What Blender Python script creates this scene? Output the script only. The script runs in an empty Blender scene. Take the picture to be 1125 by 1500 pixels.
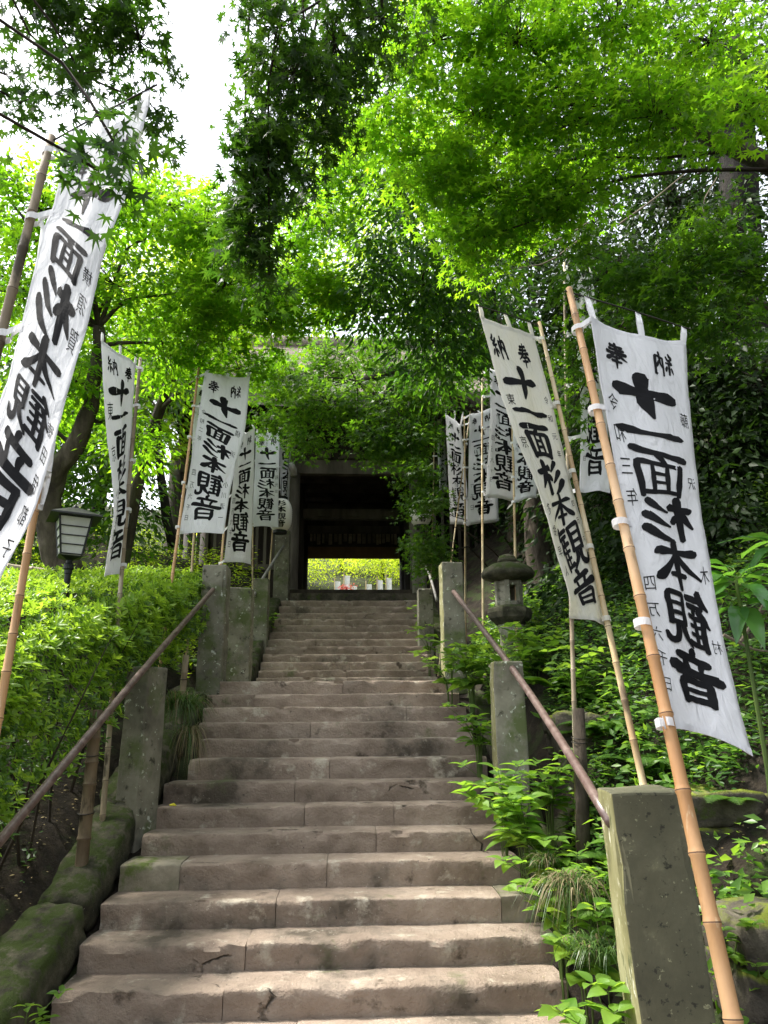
import bpy, bmesh, math, random
import numpy as np
from mathutils import Vector, Matrix, noise
random.seed(7); RNG = np.random.default_rng(11)
R = math.radians
scn = bpy.context.scene
COL = scn.collection

# ------------------------------------------------------------------ camera
FPX = 1050.0; PITCH = 15.5; YAW = 2.7; ROLL = 0.4
CAM_Z = 2.0
cam_d = bpy.data.cameras.new('camera'); cam = bpy.data.objects.new('camera', cam_d); COL.objects.link(cam)
cam_d.sensor_fit = 'VERTICAL'; cam_d.sensor_height = 24.0; cam_d.lens = 24.0 * FPX / 1500.0
cam_d.clip_start = 0.05; cam_d.clip_end = 1500
CM = Matrix.Rotation(R(-YAW), 4, 'Z') @ Matrix.Rotation(R(90 + PITCH), 4, 'X') @ Matrix.Rotation(R(-ROLL), 4, 'Z')
cam.matrix_world = Matrix.Translation((0, 0, CAM_Z)) @ CM
scn.camera = cam
CR = CM.to_3x3()
def at(px, py, D):
    """world point seen at photo pixel px,py whose world Y equals D"""
    d = CR @ Vector(((px - 562.5) / FPX, -(py - 750) / FPX, -1.0))
    return Vector((0, 0, CAM_Z)) + d * (D / d.y)

# ------------------------------------------------------------------ world, sun, exposure
SUN_DIR = Vector((-0.55, 0.20, 1.0)).normalized()
w = bpy.data.worlds.new("World"); scn.world = w; w.use_nodes = True
nt = w.node_tree; nt.nodes.clear()
out = nt.nodes.new('ShaderNodeOutputWorld'); bg = nt.nodes.new('ShaderNodeBackground')
sky = nt.nodes.new('ShaderNodeTexSky'); sky.sky_type = 'NISHITA'; sky.sun_disc = False
sky.sun_elevation = math.asin(SUN_DIR.z); sky.sun_rotation = math.atan2(SUN_DIR.x, SUN_DIR.y)
sky.air_density = 1.2; sky.dust_density = 3.0
hs = nt.nodes.new('ShaderNodeHueSaturation'); hs.inputs['Saturation'].default_value = 0.30; hs.inputs['Value'].default_value = 1.15
nt.links.new(sky.outputs[0], hs.inputs['Color']); nt.links.new(hs.outputs[0], bg.inputs[0])
bg.inputs[1].default_value = 0.15
nt.links.new(bg.outputs[0], out.inputs[0])
sun_d = bpy.data.lights.new('sun', 'SUN'); sun_d.energy = 3.6; sun_d.angle = R(9.0); sun_d.color = (1.0, 0.95, 0.86)
sun = bpy.data.objects.new('sun', sun_d); COL.objects.link(sun)
sun.rotation_euler = SUN_DIR.to_track_quat('Z', 'Y').to_euler(); sun.location = (0, 0, 40)
scn.view_settings.view_transform = 'Standard'; scn.view_settings.look = 'None'
scn.view_settings.exposure = 1.5; scn.view_settings.gamma = 1.0
scn.view_settings.use_curve_mapping = False
scn.render.engine = 'CYCLES'
scn.cycles.max_bounces = 7; scn.cycles.diffuse_bounces = 4; scn.cycles.transmission_bounces = 5; scn.cycles.glossy_bounces = 2
scn.cycles.use_denoising = True

# ------------------------------------------------------------------ helpers
def tag(o, label=None, cat=None, group=None, kind=None):
    if label: o['label'] = label
    if cat: o['category'] = cat
    if group: o['group'] = group
    if kind: o['kind'] = kind
    return o
def empty(name, loc, label=None, cat=None, group=None, kind=None):
    o = bpy.data.objects.new(name, None); COL.objects.link(o); o.location = loc; o.empty_display_size = 0.1
    return tag(o, label, cat, group, kind)
class MB:
    """collects geometry in world coordinates and links it as one mesh object"""
    def __init__(s): s.v = []; s.f = []; s.m = []
    def add(s, vs, fs, mi=0):
        b = len(s.v); s.v += [tuple(p) for p in vs]; s.f += [tuple(i + b for i in f) for f in fs]; s.m += [mi] * len(fs); return s
    def box(s, c, d, rz=0, mi=0, M=None):
        hx, hy, hz = d[0]/2, d[1]/2, d[2]/2
        m = M if M else Matrix.Rotation(rz, 3, 'Z')
        vs = [Vector(c) + m @ Vector((x, y, z)) for x in (-hx, hx) for y in (-hy, hy) for z in (-hz, hz)]
        return s.add(vs, [(0,1,3,2),(4,6,7,5),(0,4,5,1),(2,3,7,6),(0,2,6,4),(1,5,7,3)], mi)
    def beam(s, a, b, wd, ht, mi=0):
        a = Vector(a); b = Vector(b); d = (b - a); L = d.length; q = d.to_track_quat('X', 'Z').to_matrix()
        return s.box((a + b)/2, (L, wd, ht), M=q, mi=mi)
    def tube(s, pts, rad, n=8, mi=0, cap=True):
        pts = [Vector(p) for p in pts]; k = len(pts)
        if not hasattr(rad, '__len__'): rad = [rad]*k
        vs = []; ref = Vector((0.31, 0.17, 0.93)).normalized()
        for i, p in enumerate(pts):
            t = (pts[min(i+1, k-1)] - pts[max(i-1, 0)]).normalized()
            x = t.cross(ref)
            if x.length < 0.1: x = t.cross(Vector((1, 0, 0)))
            x.normalize(); y = t.cross(x)
            for j in range(n):
                a = 2*math.pi*j/n; vs.append(p + x*math.cos(a)*rad[i] + y*math.sin(a)*rad[i])
        fs = [(i*n+j, i*n+(j+1) % n, (i+1)*n+(j+1) % n, (i+1)*n+j) for i in range(k-1) for j in range(n)]
        if cap: fs += [tuple(range(n))[::-1], tuple((k-1)*n+j for j in range(n))]
        return s.add(vs, fs, mi)
    def lathe(s, c, prof, n=16, mi=0, rz=0, sq=False):
        c = Vector(c); vs = []
        for (r, z) in prof:
            for j in range(n):
                a = rz + 2*math.pi*j/n; vs.append(c + Vector((math.cos(a)*r, math.sin(a)*r, z)))
        k = len(prof)
        fs = [(i*n+j, i*n+(j+1) % n, (i+1)*n+(j+1) % n, (i+1)*n+j) for i in range(k-1) for j in range(n)]
        fs += [tuple(range(n))[::-1], tuple((k-1)*n+j for j in range(n))]
        return s.add(vs, fs, mi)
    def build(s, name, mats, parent=None, smooth=False, base=None, uv=None):
        if not isinstance(mats, (list, tuple)): mats = [mats]
        me = bpy.data.meshes.new(name)
        v = np.array(s.v, dtype=np.float64).reshape(-1, 3)
        if parent is None:
            if base is None: base = Vector(((v[:,0].min()+v[:,0].max())/2, (v[:,1].min()+v[:,1].max())/2, v[:,2].min()))
            v = v - np.array(base)
        elif parent.type == 'EMPTY': v = v - np.array(parent.location)
        else: v = v - np.array(parent['org'])
        me.from_pydata(v.tolist(), [], s.f)
        for m in mats: me.materials.append(m)
        if len(mats) > 1: me.polygons.foreach_set('material_index', s.m)
        if smooth: me.polygons.foreach_set('use_smooth', [True]*len(me.polygons))
        me.update()
        o = bpy.data.objects.new(name, me); COL.objects.link(o)
        if parent is None: o.location = base; ORG[o.name] = tuple(base); o['org'] = tuple(base)
        else:
            o.parent = parent
            o['org'] = tuple(parent.location) if parent.type == 'EMPTY' else tuple(parent['org'])
        return o
ORG = {}
def part_at(name, me, root, loc, rot=None, scale=1.0):
    """a part that shares mesh data me, placed at world loc"""
    o = bpy.data.objects.new(name, me); COL.objects.link(o); o.parent = root
    o.location = Vector(loc) - Vector(root.location if root.type == 'EMPTY' else root['org'])
    if rot is not None: o.rotation_euler = rot
    o.scale = (scale,)*3 if not hasattr(scale, '__len__') else scale
    return o
def crom(pts, n):
    P = [np.array(p, float) for p in pts]; P = [2*P[0]-P[1]] + P + [2*P[-1]-P[-2]]
    out = []; k = len(P) - 3
    for i in range(n):
        t = i/(n-1)*k; s = min(int(t), k-1); t -= s
        a, b, c, d = P[s:s+4]
        out.append(.5*((2*b) + (-a+c)*t + (2*a-5*b+4*c-d)*t*t + (-a+3*b-3*c+d)*t**3))
    return out
def nz(x, y, z=0, s=1.0): return noise.noise(Vector((x*s, y*s, z*s)))
def lerp(a, b, t): return a + (b - a)*t
def smooth01(t): t = max(0, min(1, t)); return t*t*(3-2*t)

# ------------------------------------------------------------------ materials
MAT = {}
def newmat(name):
    m = bpy.data.materials.new(name); m.use_nodes = True; n = m.node_tree.nodes; n.clear(); MAT[name] = m
    return m, n, m.node_tree.links
def surf(name, cols, scale=4.0, rough=0.85, bump=0.3, bscale=30, detail=6, stretch=(1,1,1), spots=None, rnd=0.12, metal=0, ramp=(0.35, 0.65), up=None, spec=0.3, bdist=0.02, cracks=False):
    """procedural: two or three colours mixed by noise; optional spots (colour, scale, threshold); optional up-facing cover (colour, amount)"""
    m, n, l = newmat(name)
    o = n.new('ShaderNodeOutputMaterial'); b = n.new('ShaderNodeBsdfPrincipled'); l.new(b.outputs[0], o.inputs[0])
    tc = n.new('ShaderNodeTexCoord'); mp = n.new('ShaderNodeMapping'); mp.inputs['Scale'].default_value = stretch
    geo = n.new('ShaderNodeNewGeometry')
    l.new(geo.outputs['Position'], mp.inputs[0])
    t = n.new('ShaderNodeTexNoise'); t.inputs['Scale'].default_value = scale; t.inputs['Detail'].default_value = detail; t.inputs['Roughness'].default_value = .62
    l.new(mp.outputs[0], t.inputs[0])
    cr = n.new('ShaderNodeValToRGB'); l.new(t.outputs[0], cr.inputs[0])
    e = cr.color_ramp.elements; e[0].position = ramp[0]; e[1].position = ramp[1]
    e[0].color = (*cols[0], 1); e[1].color = (*cols[-1], 1)
    if len(cols) > 2: q = cr.color_ramp.elements.new((ramp[0]+ramp[1])/2); q.color = (*cols[1], 1)
    c = cr.outputs[0]
    def mix(c1, c2, f, mode='MIX'):
        x = n.new('ShaderNodeMixRGB'); x.blend_type = mode
        for i, s in ((0, f), (1, c1), (2, c2)):
            if isinstance(s, (int, float)): x.inputs[i].default_value = s
            elif isinstance(s, tuple): x.inputs[i].default_value = (*s, 1)
            else: l.new(s, x.inputs[i])
        return x.outputs[0]
    def mask(sc, lo, hi, det=5):
        q = n.new('ShaderNodeTexNoise'); q.inputs['Scale'].default_value = sc; q.inputs['Detail'].default_value = det; q.inputs['Roughness'].default_value = .65
        l.new(mp.outputs[0], q.inputs[0])
        r = n.new('ShaderNodeMapRange'); r.inputs[1].default_value = lo; r.inputs[2].default_value = hi; l.new(q.outputs[0], r.inputs[0]); return r.outputs[0]
    for sp in (spots or []):
        c = mix(c, sp[0], mask(sp[1], sp[2], sp[2] + (sp[3] if len(sp) > 3 else .06)))
    crk = None
    if cracks:
        wn = n.new('ShaderNodeTexNoise'); wn.inputs['Scale'].default_value = 3.5; wn.inputs['Detail'].default_value = 6; l.new(mp.outputs[0], wn.inputs[0])
        wm = n.new('ShaderNodeMixRGB'); wm.inputs[0].default_value = .22; l.new(mp.outputs[0], wm.inputs[1]); l.new(wn.outputs['Color'], wm.inputs[2])
        vo = n.new('ShaderNodeTexVoronoi'); vo.feature = 'DISTANCE_TO_EDGE'; vo.inputs['Scale'].default_value = 1.15; l.new(wm.outputs[0], vo.inputs['Vector'])
        r1 = n.new('ShaderNodeMapRange'); r1.inputs[1].default_value = .002; r1.inputs[2].default_value = .009; r1.inputs[3].default_value = 1; r1.inputs[4].default_value = 0; l.new(vo.outputs[0], r1.inputs[0])
        mk = n.new('ShaderNodeMath'); mk.operation = 'MULTIPLY'; l.new(r1.outputs[0], mk.inputs[0]); l.new(mask(1.3, .60, .66), mk.inputs[1]); crk = mk.outputs[0]
        c = mix(c, (.045, .038, .028), crk)
    if up:
        sx = n.new('ShaderNodeSeparateXYZ'); l.new(geo.outputs['Normal'], sx.inputs[0])
        r = n.new('ShaderNodeMapRange'); r.inputs[1].default_value = up[1]; r.inputs[2].default_value = up[1] + .35; l.new(sx.outputs[2], r.inputs[0])
        mm = n.new('ShaderNodeMath'); mm.operation = 'MULTIPLY'; l.new(r.outputs[0], mm.inputs[0]); l.new(mask(up[2], up[3], up[3]+.12), mm.inputs[1])
        c = mix(c, up[0], mm.outputs[0])
    if rnd:
        oi = n.new('ShaderNodeObjectInfo'); r = n.new('ShaderNodeMapRange'); r.inputs[3].default_value = 1-rnd; r.inputs[4].default_value = 1+rnd
        l.new(oi.outputs['Random'], r.inputs[0]); cc = n.new('ShaderNodeCombineXYZ')
        for i in range(3): l.new(r.outputs[0], cc.inputs[i])
        c = mix(c, cc.outputs[0], 1.0, 'MULTIPLY')
    l.new(c, b.inputs['Base Color']); b.inputs['Roughness'].default_value = rough; b.inputs['Metallic'].default_value = metal
    b.inputs['Specular IOR Level'].default_value = spec
    if bump:
        bt = n.new('ShaderNodeTexNoise'); bt.inputs['Scale'].default_value = bscale; bt.inputs['Detail'].default_value = 8; bt.inputs['Roughness'].default_value = .7
        l.new(mp.outputs[0], bt.inputs[0]); bp = n.new('ShaderNodeBump'); bp.inputs['Strength'].default_value = bump; bp.inputs['Distance'].default_value = bdist
        
        if crk:
            m1 = n.new('ShaderNodeMath'); m1.operation = 'MULTIPLY_ADD'; m1.inputs[1].default_value = -1.2; l.new(crk, m1.inputs[0]); l.new(bt.outputs[0], m1.inputs[2])
            b3 = n.new('ShaderNodeTexNoise'); b3.inputs['Scale'].default_value = 8; b3.inputs['Detail'].default_value = 3; l.new(mp.outputs[0], b3.inputs[0])
            m2 = n.new('ShaderNodeMath'); m2.operation = 'MULTIPLY_ADD'; m2.inputs[1].default_value = 1.6; l.new(b3.outputs[0], m2.inputs[0]); l.new(m1.outputs[0], m2.inputs[2]); l.new(m2.outputs[0], bp.inputs['Height'])
        else: l.new(bt.outputs[0], bp.inputs['Height'])
        l.new(bp.outputs[0], b.inputs['Normal'])
    return m
def leafmat(name, c1, c2, t1, t2, tr=0.5, rough=0.45, spec=0.35):
    """leaf: diffuse + translucent, per-leaf tint from the attribute rnd"""
    m, n, l = newmat(name)
    o = n.new('ShaderNodeOutputMaterial'); b = n.new('ShaderNodeBsdfPrincipled'); t = n.new('ShaderNodeBsdfTranslucent'); mx = n.new('ShaderNodeMixShader')
    at_ = n.new('ShaderNodeAttribute'); at_.attribute_name = 'rnd'
    ca = n.new('ShaderNodeMixRGB'); ca.inputs[1].default_value = (*c1, 1); ca.inputs[2].default_value = (*c2, 1)
    cb = n.new('ShaderNodeMixRGB'); cb.inputs[1].default_value = (*t1, 1); cb.inputs[2].default_value = (*t2, 1)
    l.new(at_.outputs['Fac'], ca.inputs[0]); l.new(at_.outputs['Fac'], cb.inputs[0])
    l.new(ca.outputs[0], b.inputs['Base Color']); l.new(cb.outputs[0], t.inputs['Color'])
    b.inputs['Roughness'].default_value = rough; b.inputs['Specular IOR Level'].default_value = spec
    mx.inputs[0].default_value = tr; l.new(b.outputs[0], mx.inputs[1]); l.new(t.outputs[0], mx.inputs[2]); l.new(mx.outputs[0], o.inputs[0])
    return m

STEP = surf('weathered_step_stone', [(.18,.138,.105), (.31,.244,.192), (.43,.355,.29)], scale=2.2, rough=.9, cracks=True, bump=1.0, bscale=46, ramp=(.3,.72), detail=9,
            spots=[((.11,.09,.068), 1.1, .54, .12), ((.46,.41,.33), 5.0, .58, .12), ((.10,.078,.058), 3.2, .62, .08), ((.52,.48,.41), 55, .66, .05), ((.05,.042,.034), 19, .66, .07), ((.12,.135,.06), 2.1, .62, .12)], rnd=.13, bdist=.02)
STEPMOSS = surf('mossy_step_stone', [(.10,.095,.065), (.19,.17,.12), (.28,.25,.19)], scale=3, rough=.95, bump=.6, bscale=36,
            spots=[((.09,.12,.03), 3.4, .52, .1), ((.36,.33,.28), 34, .68, .05)], rnd=.1, bdist=.012)
POST = surf('lichened_post_stone', [(.11,.105,.08), (.205,.195,.15), (.29,.28,.22)], scale=3.5, rough=.92, bump=.4, bscale=45, ramp=(.3,.7),
            spots=[((.11,.135,.055), 2.4, .50, .14), ((.06,.058,.042), 9, .58, .10), ((.46,.49,.40), 17, .63, .03), ((.50,.53,.45), 6.5, .66, .02)], rnd=.12, bdist=.008)
POSTG = surf('algae_covered_post_stone', [(.065,.064,.042), (.10,.098,.062), (.14,.135,.088)], scale=2.5, rough=.92, bump=.6, bscale=60, ramp=(.3,.7),
            spots=[((.26,.26,.16), 26, .64, .04), ((.085,.105,.035), 2.0, .55, .12), ((.035,.035,.025), 22, .60, .06), ((.17,.165,.10), 5, .60, .12), ((.30,.30,.22), 7, .71, .02)], rnd=.05, bdist=.006)
POSTY = surf('yellow_algae_stone', [(.13,.125,.055), (.215,.205,.095), (.29,.28,.16)], scale=5, rough=.92, bump=.35, bscale=50, ramp=(.3,.7),
            spots=[((.50,.49,.37), 22, .58, .05), ((.09,.10,.04), 12, .58, .08)], rnd=.05, stretch=(1,1,.45), bdist=.006)
KERB = surf('mossy_kerb_stone', [(.028,.027,.017), (.06,.057,.036), (.11,.10,.07)], scale=7, rough=.95, bump=1.0, bscale=40,
            up=((.035,.052,.009), .10, 9.0, .42), spots=[((.30,.28,.23), 22, .68, .05)])
ROCK = surf('dark_wall_stone', [(.03,.028,.02), (.075,.065,.05), (.13,.115,.085)], scale=4, rough=.95, bump=.9, bscale=16, bdist=.04,
            up=((.14,.17,.02), .35, 3.5, .42), spots=[((.06,.08,.02), 5, .58, .08)])
ROCKD = surf('shaded_wall_stone', [(.02,.019,.014), (.045,.040,.03), (.08,.07,.05)], scale=4, rough=.95, bump=.9, bscale=16, bdist=.04, up=((.035,.05,.012), .35, 3.5, .45))
SOIL = surf('leaf_littered_soil', [(.012,.009,.006), (.028,.021,.014), (.06,.046,.03)], scale=9, rough=1, bump=1.0, bscale=30, bdist=.05, ramp=(.35,.75),
            spots=[((.035,.05,.015), 2.2, .52, .1), ((.18,.14,.09), 40, .69, .03)], rnd=0)
FOREST = surf('shaded_forest_floor', [(.012,.014,.008), (.03,.035,.015), (.05,.06,.02)], scale=2, rough=1, bump=1, bscale=9, bdist=.1, rnd=0)
BAMBOO = surf('orange_bamboo', [(.38,.20,.085), (.51,.305,.15), (.60,.41,.24)], scale=3, rough=.42, bump=.12, bscale=70, stretch=(1,1,.12), spots=[((.20,.12,.06), 9, .60, .10), ((.60,.47,.30), 14, .62, .08)], rnd=.10, spec=.35)
BAMBOOP = surf('pale_bamboo', [(.36,.24,.12), (.50,.38,.21), (.58,.49,.32)], scale=4, rough=.5, bump=.08, bscale=60, stretch=(1,1,.35), spots=[((.17,.12,.07), 6, .60, .08)], rnd=.14, spec=.4)
BAMBOOG = surf('weathered_grey_bamboo', [(.17,.13,.09), (.30,.24,.16), (.42,.36,.27)], scale=5, rough=.65, bump=.2, bscale=60, stretch=(1,1,.3), spots=[((.07,.055,.035), 6, .58, .08)], rnd=.12)
BAMBOOD = surf('dark_old_bamboo', [(.07,.05,.03), (.14,.105,.065), (.20,.16,.10)], scale=5, rough=.65, bump=.2, bscale=60, stretch=(1,1,.3), spots=[((.03,.022,.014), 6, .56, .08)])
NODE = surf('bamboo_node_ring', [(.05,.025,.018), (.10,.06,.04)], rough=.7, bump=0)
RAIL = surf('brown_painted_rail', [(.085,.05,.042), (.13,.085,.075), (.19,.135,.12)], scale=14, rough=.38, bump=.15, bscale=80, spots=[((.30,.22,.19), 60, .68, .04), ((.05,.025,.018), 9, .62, .06)], spec=.6, bdist=.003)
STEELG = surf('dull_grey_pipe', [(.16,.15,.14), (.27,.26,.24)], scale=10, rough=.45, bump=.1, bscale=60, spec=.6)
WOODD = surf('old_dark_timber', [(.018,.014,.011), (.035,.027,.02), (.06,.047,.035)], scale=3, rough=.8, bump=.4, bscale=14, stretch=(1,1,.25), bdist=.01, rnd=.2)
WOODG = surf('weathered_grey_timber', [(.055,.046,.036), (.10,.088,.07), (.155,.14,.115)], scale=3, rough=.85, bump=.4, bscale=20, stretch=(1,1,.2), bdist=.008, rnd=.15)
WOODF = surf('dark_gate_timber', [(.05,.042,.032), (.09,.077,.06), (.14,.12,.095)], scale=3, rough=.85, bump=.4, bscale=20, stretch=(1,1,.2), bdist=.008, rnd=.15)  # slightly darker tone of the grey timber, used for the gate
WOODB = surf('brown_board', [(.13,.07,.03), (.20,.11,.05)], scale=4, rough=.7, bump=.2, bscale=20)
THATCH = surf('grey_thatch', [(.13,.11,.09), (.24,.20,.17), (.33,.28,.25)], scale=7, rough=1, bump=1, bscale=40, bdist=.05, up=((.08,.10,.03), .3, 1.2, .52))
WHITEP = surf('chalk_white_paint', [(.62,.61,.58), (.74,.73,.70)], scale=8, rough=.8, bump=.1)
BLACKM = surf('black_painted_metal', [(.006,.008,.008), (.013,.016,.015)], scale=8, rough=.5, bump=.1, bscale=50, spec=.3, rnd=0)
ROD = surf('thin_dark_rod', [(.012,.010,.009), (.03,.025,.02)], rough=.5, bump=0)
PANE = surf('milky_lamp_pane', [(.40,.41,.39), (.50,.51,.49)], scale=6, rough=.35, bump=0, rnd=.03, spec=.5)
SLIP = surf('votive_slip', [(.16,.13,.09), (.34,.29,.22)], scale=8, rough=.8, bump=0, rnd=.45)
BARK = surf('rough_grey_bark', [(.028,.022,.016), (.06,.048,.035), (.11,.09,.07)], scale=6, rough=.95, bump=.9, bscale=18, stretch=(1,1,.35), bdist=.03,
            spots=[((.055,.07,.03), 3, .58, .08)])
BARKD = surf('dark_bark', [(.006,.005,.004), (.012,.010,.008), (.026,.021,.016)], scale=6, rough=.95, bump=.9, bscale=18, stretch=(1,1,.35), bdist=.03, rnd=0)
TWIG = surf('dark_twig', [(.018,.013,.009), (.04,.03,.02)], rough=.9, bump=0)
TWIGP = surf('dry_pale_twig', [(.12,.095,.065), (.22,.18,.13)], rough=.9, bump=0)
INK = surf('black_ink', [(.008,.008,.009), (.013,.013,.014)], rough=.75, bump=0, rnd=0, spec=.1)
INKG = surf('faded_ink', [(.10,.10,.11), (.15,.15,.16)], rough=.8, bump=0, rnd=0, spec=.1)
PAPER = surf('lantern_paper', [(.66,.64,.58), (.74,.72,.67)], rough=.8, bump=.1)
STEM = surf('green_stem', [(.05,.09,.02), (.09,.14,.03)], rough=.6, bump=0)
LITTER = surf('fallen_leaf', [(.22,.16,.07), (.38,.32,.16)], rough=.8, bump=0, rnd=.4)
YPETAL = surf('yellow_petal', [(.65,.62,.03), (.75,.70,.05)], rough=.6, bump=0)

def clothmat(name, col, tcol, tr):
    m, n, l = newmat(name)
    o = n.new('ShaderNodeOutputMaterial'); b = n.new('ShaderNodeBsdfPrincipled'); t = n.new('ShaderNodeBsdfTranslucent'); mx = n.new('ShaderNodeMixShader')
    geo = n.new('ShaderNodeNewGeometry')
    q = n.new('ShaderNodeTexNoise'); q.inputs['Scale'].default_value = 3.0; q.inputs['Detail'].default_value = 5; l.new(geo.outputs['Position'], q.inputs[0])
    cr = n.new('ShaderNodeValToRGB'); l.new(q.outputs[0], cr.inputs[0]); cr.color_ramp.elements[0].position = .3; cr.color_ramp.elements[1].position = .6
    cr.color_ramp.elements[0].color = (*[c*.90 for c in col], 1); cr.color_ramp.elements[1].color = (*col, 1)
    l.new(cr.outputs[0], b.inputs['Base Color']); t.inputs['Color'].default_value = (*tcol, 1)
    b.inputs['Roughness'].default_value = .85; b.inputs['Specular IOR Level'].default_value = .15
    mp = n.new('ShaderNodeMapping'); mp.inputs['Rotation'].default_value = (0, .5, .4); mp.inputs['Scale'].default_value = (1, 1, .35); l.new(geo.outputs['Position'], mp.inputs[0])
    q2 = n.new('ShaderNodeTexNoise'); q2.inputs['Scale'].default_value = 14; q2.inputs['Detail'].default_value = 3; q2.inputs['Distortion'].default_value = .8; l.new(mp.outputs[0], q2.inputs[0])
    q3 = n.new('ShaderNodeTexNoise'); q3.inputs['Scale'].default_value = 60; q3.inputs['Detail'].default_value = 4; l.new(mp.outputs[0], q3.inputs[0])
    b1 = n.new('ShaderNodeBump'); b1.inputs['Strength'].default_value = .7; b1.inputs['Distance'].default_value = .03; l.new(q2.outputs[0], b1.inputs['Height'])
    b2 = n.new('ShaderNodeBump'); b2.inputs['Strength'].default_value = .25; b2.inputs['Distance'].default_value = .004; l.new(q3.outputs[0], b2.inputs['Height']); l.new(b1.outputs[0], b2.inputs['Normal'])
    l.new(b2.outputs[0], b.inputs['Normal']); l.new(b2.outputs[0], t.inputs['Normal'])
    mx.inputs[0].default_value = tr; l.new(b.outputs[0], mx.inputs[1]); l.new(t.outputs[0], mx.inputs[2]); l.new(mx.outputs[0], o.inputs[0])
    return m
CLOTH = clothmat('white_cotton', (.86,.86,.87), (.86,.86,.88), .32)
CLOTHC = clothmat('cream_aged_cotton', (.76,.75,.68), (.74,.72,.60), .32)

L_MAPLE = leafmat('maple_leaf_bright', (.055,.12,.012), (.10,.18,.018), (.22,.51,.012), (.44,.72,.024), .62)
L_MAPLED = leafmat('maple_leaf_backlit_dark', (.020,.050,.010), (.04,.085,.014), (.045,.13,.008), (.11,.24,.012), .45)  # darkened maple leaf: the backlit silhouette look is put into its colours
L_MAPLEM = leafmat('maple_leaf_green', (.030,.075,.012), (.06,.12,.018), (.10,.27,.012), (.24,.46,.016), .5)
L_OVAL = leafmat('oblong_glossy_leaf', (.022,.060,.012), (.05,.115,.018), (.06,.20,.012), (.22,.48,.02), .42, .4, .3)
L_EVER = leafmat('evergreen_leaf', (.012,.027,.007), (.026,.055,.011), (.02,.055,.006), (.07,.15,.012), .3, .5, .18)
L_FAR = leafmat('sunlit_far_leaf', (.08,.15,.014), (.14,.22,.022), (.42,.68,.02), (.68,.85,.04), .58)  # sunlit look painted in: leaf colours raised above plain foliage green
L_GARD = leafmat('sunlit_garden_leaf', (.22,.32,.02), (.34,.42,.04), (.62,.80,.03), (.86,.94,.08), .6)  # sunshine beyond the gate is brightened into these leaf colours
L_AZAL = leafmat('azalea_leaf', (.035,.085,.014), (.075,.15,.022), (.10,.26,.015), (.22,.42,.02), .32, .35, .5)
L_AZALT = leafmat('azalea_young_leaf', (.14,.26,.03), (.23,.36,.045), (.33,.56,.03), (.48,.70,.05), .45, .4, .4)
L_HERB = leafmat('herb_leaf', (.065,.15,.022), (.13,.24,.035), (.22,.48,.03), (.42,.66,.05), .42, .4, .45)
L_IVY = leafmat('ground_cover_leaf', (.026,.070,.014), (.055,.13,.022), (.06,.17,.012), (.15,.34,.025), .35, .38, .4)
L_BIG = leafmat('large_glossy_leaf', (.04,.12,.03), (.09,.20,.05), (.14,.38,.03), (.3,.58,.05), .38, .25, .6)
L_GRASS = leafmat('grass_blade', (.035,.08,.02), (.075,.13,.035), (.08,.2,.02), (.2,.34,.04), .35, .4, .4)
L_DRY = leafmat('dry_grass_blade', (.16,.13,.07), (.27,.23,.14), (.2,.17,.08), (.3,.25,.12), .3, .6, .2)
L_FERN = leafmat('fern_frond', (.04,.10,.016), (.07,.15,.022), (.14,.32,.02), (.26,.46,.03), .45)

# ------------------------------------------------------------------ leaves
def star(n, spread, lens, inner, droop=.12):
    vs = [(0, 0, 0)]
    angs = [(-spread + 2*spread*i/(n-1)) for i in range(n)]
    for i, a in enumerate(angs):
        r = lens[i]; vs.append((math.sin(R(a))*r, math.cos(R(a))*r, -droop*r*r))
        if i < n-1:
            b = (a + angs[i+1])/2; vs.append((math.sin(R(b))*inner, math.cos(R(b))*inner, 0))
    c = [(v[0], v[1]-.25, v[2]) for v in vs]
    return np.array(c), [tuple(range(len(c)))[::-1]]
T_M7 = star(7, 125, [.42,.68,.90,1.0,.90,.68,.42], .30)
T_M5 = star(5, 105, [.55,.85,1.0,.85,.55], .32)
T_LANCE = (np.array([(0,0,0),(.17,.32,.05),(.15,.68,.03),(0,1,-.08),(-.15,.68,.03),(-.17,.32,.05),(0,.5,-.02)]), [(0,1,2,6),(6,2,3),(0,6,4,5),(6,3,4)])
T_OVAL = (np.array([(0,0,0),(.22,.40,.04),(0,1,-.1),(-.22,.40,.04)]), [(0,1,2),(0,2,3)])
T_KITE = (np.array([(0,-.1,0),(.38,.35,.08),(0,1,-.08),(-.38,.35,.0)]), [(0,1,2,3)])
T_TRI3 = (np.array([(0,0,0),(.5,.25,.02),(.18,.42,0),(0,1,-.1),(-.18,.42,0),(-.5,.25,.02)]), [(0,1,2,3,4,5)])
TRI_COUNT = [0]
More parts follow.
